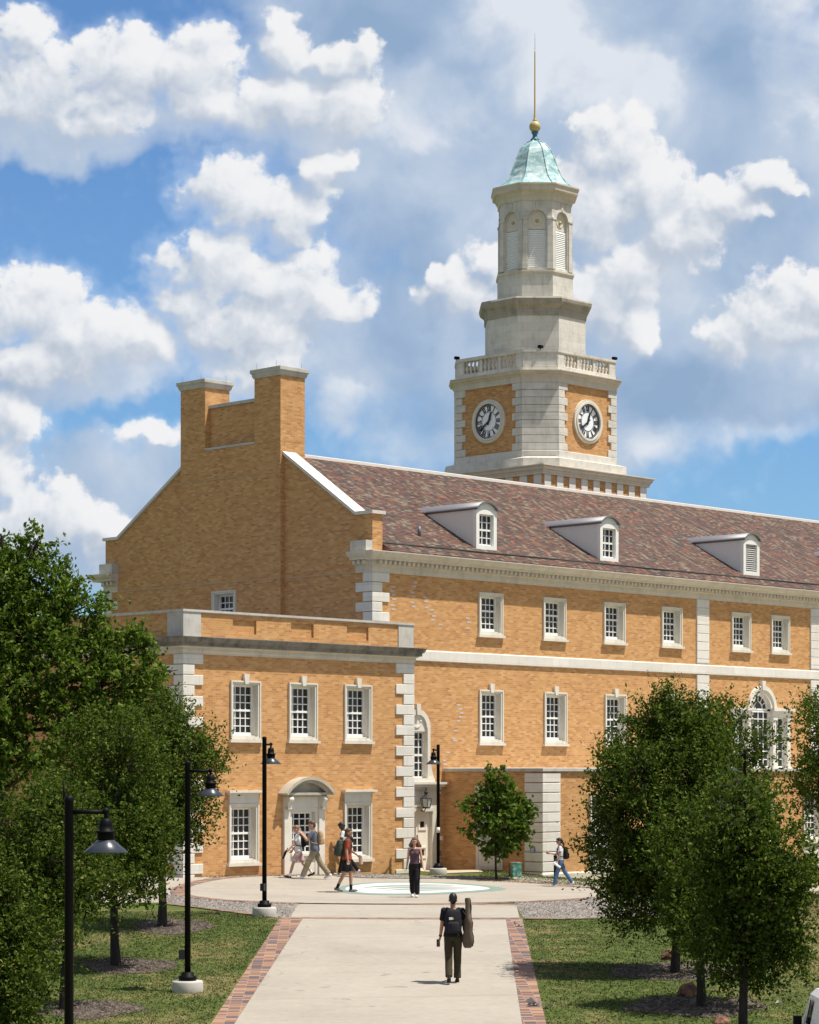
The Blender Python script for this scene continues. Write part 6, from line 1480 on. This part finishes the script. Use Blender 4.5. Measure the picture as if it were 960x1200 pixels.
def field_group(name, blobs, namp, nscale, warp):
    gr = bpy.data.node_groups.new(name, 'ShaderNodeTree')
    gr.interface.new_socket('Vector', in_out='INPUT', socket_type='NodeSocketVector'); gr.interface.new_socket('D', in_out='OUTPUT', socket_type='NodeSocketFloat'); gr.interface.new_socket('A', in_out='OUTPUT', socket_type='NodeSocketFloat')
    h = NT(gr); gi = h.n('NodeGroupInput'); go = h.n('NodeGroupOutput'); v = gi.outputs[0]
    wn = h.noise(v, 1.1, 3, .5, out='Color', dim='2D'); v2 = h.vm('ADD', v, h.vm('MULTIPLY', h.vm('SUBTRACT', wn, (.5, .5, .5)), (warp, warp, 0)))
    wn2 = h.noise(v, 3.4, 2, .5, out='Color', dim='2D'); v2 = h.vm('ADD', v2, h.vm('MULTIPLY', h.vm('SUBTRACT', wn2, (.5, .5, .5)), (warp * .45, warp * .45, 0)))
    acc = None
    for x, y, rx, ry in blobs:
        q_ = h.vm('MULTIPLY_ADD', v2, (100 / rx, 100 / ry, 0), (-x / rx, y / ry, 0))
        d = h.m('SUBTRACT', 1.0, h.vm('DOT_PRODUCT', q_, q_)); d = h.m('MAXIMUM', d, -1.0)
        acc = d if acc is None else h.m('SMOOTH_MAX', acc, d, .35)
    n1 = h.noise(v, nscale, 6, .60, dim='2D'); n2 = h.noise(v, nscale * .4, 3, .5, dim='2D')
    vo = h.n('ShaderNodeTexVoronoi', feature='SMOOTH_F1', voronoi_dimensions='2D'); vo.inputs['Scale'].default_value = nscale * 1.5; vo.inputs['Smoothness'].default_value = .8; vo.inputs['Detail'].default_value = 1.0; vo.inputs['Roughness'].default_value = .5
    h.link(h.vm('ADD', v, h.vm('MULTIPLY', wn2, (.5, .5, 0))), vo.inputs['Vector'])
    nz = h.m('ADD', h.m('MULTIPLY', h.m('SUBTRACT', n1, .5), namp * 1.5), h.m('MULTIPLY', h.m('SUBTRACT', n2, .5), namp * .9))
    nz = h.m('ADD', nz, h.m('MULTIPLY', h.m('SUBTRACT', .40, vo.outputs['Distance']), namp * .55))
    h.link(h.m('ADD', acc, nz), go.inputs[0]); h.link(acc, go.inputs[1])
    return gr
def field(gr, vec):
    x = g.n('ShaderNodeGroup'); x.node_tree = gr; g.link(vec, x.inputs[0]); return x.outputs

CUM = [(50, 90, 90, 62), (140, 82, 85, 58), (230, 78, 70, 50), (250, 120, 90, 48), (335, 120, 85, 46), (395, 125, 70, 46), (110, 138, 85, 40), (15, 120, 60, 55), (345, 55, 44, 40), (30, 40, 50, 34), (400, 75, 50, 40),
       (270, 232, 74, 54), (250, 310, 76, 64), (330, 335, 96, 54), (395, 350, 54, 38), (285, 385, 90, 50), (300, 425, 64, 44), (375, 200, 36, 42), (395, 185, 24, 26), (345, 245, 42, 50), (225, 350, 50, 40),
       (30, 365, 80, 55), (105, 395, 95, 50), (165, 405, 62, 40), (40, 425, 95, 44), (20, 490, 48, 50), (5, 545, 44, 50), (65, 610, 64, 56), (125, 625, 54, 44), (20, 620, 64, 54), (175, 505, 42, 18),
       (718, 165, 66, 54), (765, 225, 56, 66), (690, 235, 66, 76), (745, 320, 64, 54), (690, 350, 64, 64), (752, 385, 32, 44), (840, 240, 60, 38), (895, 212, 50, 27), (800, 275, 64, 40),
       (540, 335, 52, 44), (575, 308, 38, 30), (910, 370, 80, 48), (860, 395, 50, 28), (950, 350, 64, 44)]
SOFT = [(560, 60, 330, 190), (760, 60, 330, 190), (900, 160, 240, 140), (500, 210, 170, 180), (520, 400, 160, 150), (640, 470, 230, 110), (860, 320, 260, 170), (820, 450, 230, 65), (420, 430, 80, 120), (150, 560, 120, 60), (40, 640, 180, 60), (430, 100, 130, 90), (90, 440, 150, 40), (100, 160, 140, 40), (330, 400, 130, 60)]
DARK = [(915, 262, 95, 62), (850, 462, 150, 44), (620, 330, 80, 90), (470, 330, 60, 120), (440, 20, 90, 60), (920, 300, 60, 40)]
LIGHT = [(620, 45, 90, 90), (500, 130, 90, 50), (720, 90, 90, 50), (930, 60, 60, 110), (900, 520, 200, 30), (480, 525, 90, 34), (400, 500, 50, 60), (300, 440, 90, 40)]
G1 = field_group('cumulus', CUM, .95, 1.7, .55); G2 = field_group('veil', SOFT, .8, .9, .6)
G3 = field_group('veil_dark', DARK, .5, 1.2, .5); G4 = field_group('veil_light', LIGHT, .9, 1.4, .6)
f0 = field(G1, P0); f1 = field(G1, g.vm('ADD', P0, (.12, .20, 0)))
d0 = g.m('ADD', f0[0], .10); d1 = g.m('ADD', f1[0], .10)
s0 = field(G2, P0)[0]
fine = g.noise(P0, 3.2, 7, .60, dim='2D')
bil = g.m('SUBTRACT', 1.0, g.m('ABSOLUTE', g.m('MULTIPLY_ADD', g.noise(P0, 2.6, 5, .52, .25, dim='2D'), 4.0, -2.0)))   # rounded cauliflower heads
base_side = g.m('MAXIMUM', g.m('SUBTRACT', f1[1], f0[1]), 0.0)    # > 0 on the under side of a cloud
dd = g.m('ADD', g.m('ADD', d0, g.m('MULTIPLY', g.m('SUBTRACT', fine, .5), .9)), g.m('MULTIPLY_ADD', bil, .22, -.12))
wid = g.m('MULTIPLY_ADD', base_side, 3.8, .52)
a_c = g.m('DIVIDE', g.m('ADD', dd, g.m('MULTIPLY', base_side, .9)), wid, clamp=True)
a_c = g.m('MULTIPLY', g.sstep(.0, 1.0, a_c), .98)
a_h = g.m('MULTIPLY', g.sstep(-.8, .7, d0), .34)                   # thin haze round the clouds
a_s = g.m('MULTIPLY', g.sstep(-.45, .75, s0), .95)
big = g.m('SUBTRACT', f0[1], f1[1])
lit = g.m('ADD', g.m('MULTIPLY', g.m('SUBTRACT', d0, d1), .42), g.m('MULTIPLY', big, .75))
lit = g.m('ADD', lit, g.m('ADD', g.m('MULTIPLY', g.m('SUBTRACT', fine, .5), .30), g.m('MULTIPLY_ADD', bil, .16, -.06)))
lit = g.sstep(-.58, .84, lit)
K = 1 / STR
ccol = g.ramp(lit, [(0, (.53, .60, .71)), (.3, (.66, .72, .81)), (.55, (.80, .84, .90)), (.78, (.93, .95, .98)), (1, (1.0, 1.0, 1.01))])
vn = g.noise(P0, .55, 5, .50, .3, dim='2D')
vn = g.m('ADD', vn, g.m('ADD', g.m('MULTIPLY', g.sstep(-.6, .7, field(G3, P0)[0]), -.19), g.m('MULTIPLY', g.sstep(-.5, .9, field(G4, P0)[0]), .22)))
scol = g.ramp(vn, [(.20, (.30, .43, .62)), (.36, (.39, .51, .69)), (.48, (.47, .58, .74)), (.60, (.56, .65, .78)), (.76, (.80, .84, .90))])
skyc = g.mix(1.0, sky.outputs[0], (.60, .86, 1.12, 1), 'MULTIPLY')
c1 = g.mix(a_h, skyc, (.60 * K, .69 * K, .81 * K, 1))
c1 = g.mix(a_s, c1, g.mix(1.0, scol, (.74 * K, .74 * K, .74 * K, 1), 'MULTIPLY'))
c2 = g.mix(a_c, c1, g.mix(1.0, ccol, (.69 * K, .69 * K, .69 * K, 1), 'MULTIPLY'))
g.link(c2, bg.inputs['Color'])
# elsewhere round the horizon: a plain field of broken cloud, so only this part of the sky carries the detailed clouds
xz = g.n('ShaderNodeSeparateXYZ'); g.link(P0, xz.inputs[0])
wx = g.m('SUBTRACT', 1.0, g.sstep(7.5, 10.0, g.m('ABSOLUTE', g.m('SUBTRACT', xz.outputs[0], 4.8))))
wy = g.m('SUBTRACT', 1.0, g.sstep(6.2, 8.5, g.m('ABSOLUTE', g.m('SUBTRACT', xz.outputs[1], -5.0))))
inside = g.m('MULTIPLY', g.m('MULTIPLY', wx, wy), g.m('GREATER_THAN', sp.outputs[1], .3))
nb_ = g.sstep(.40, .56, g.noise(g.vm('MULTIPLY', tc.outputs['Generated'], (2.2, 2.2, 5)), 1.3, 3, .55))
bg2 = g.n('ShaderNodeBackground'); bg2.inputs['Strength'].default_value = STR
g.link(g.mix(g.m('MULTIPLY', nb_, .85), skyc, (.46 * K, .44 * K, .41 * K, 1)), bg2.inputs['Color'])
ms = g.n('ShaderNodeMixShader'); g.link(inside, ms.inputs[0]); g.link(bg2.outputs[0], ms.inputs[1]); g.link(bg.outputs[0], ms.inputs[2])
g.link(ms.outputs[0], wo.inputs[0])
w.cycles.sampling_method = 'NONE'

cam = bpy.data.cameras.new('camera'); co_ = bpy.data.objects.new('camera', cam); COL.objects.link(co_)
co_.location = (0, 0, CZ); co_.rotation_euler = (R(90), 0, 0)
cam.sensor_fit = 'VERTICAL'; cam.sensor_height = 36.0; cam.lens = F_PX / 1200 * 36; cam.shift_y = 305 / 1200
cam.clip_start = .5; cam.clip_end = 6000
scene.camera = co_
vs_ = scene.view_settings; vs_.view_transform = 'Standard'; vs_.look = 'None'; vs_.exposure = 0.38; vs_.gamma = 1.0; vs_.use_curve_mapping = False
scene.cycles.max_bounces = 6; scene.cycles.diffuse_bounces = 3; scene.cycles.glossy_bounces = 3; scene.cycles.transmission_bounces = 3
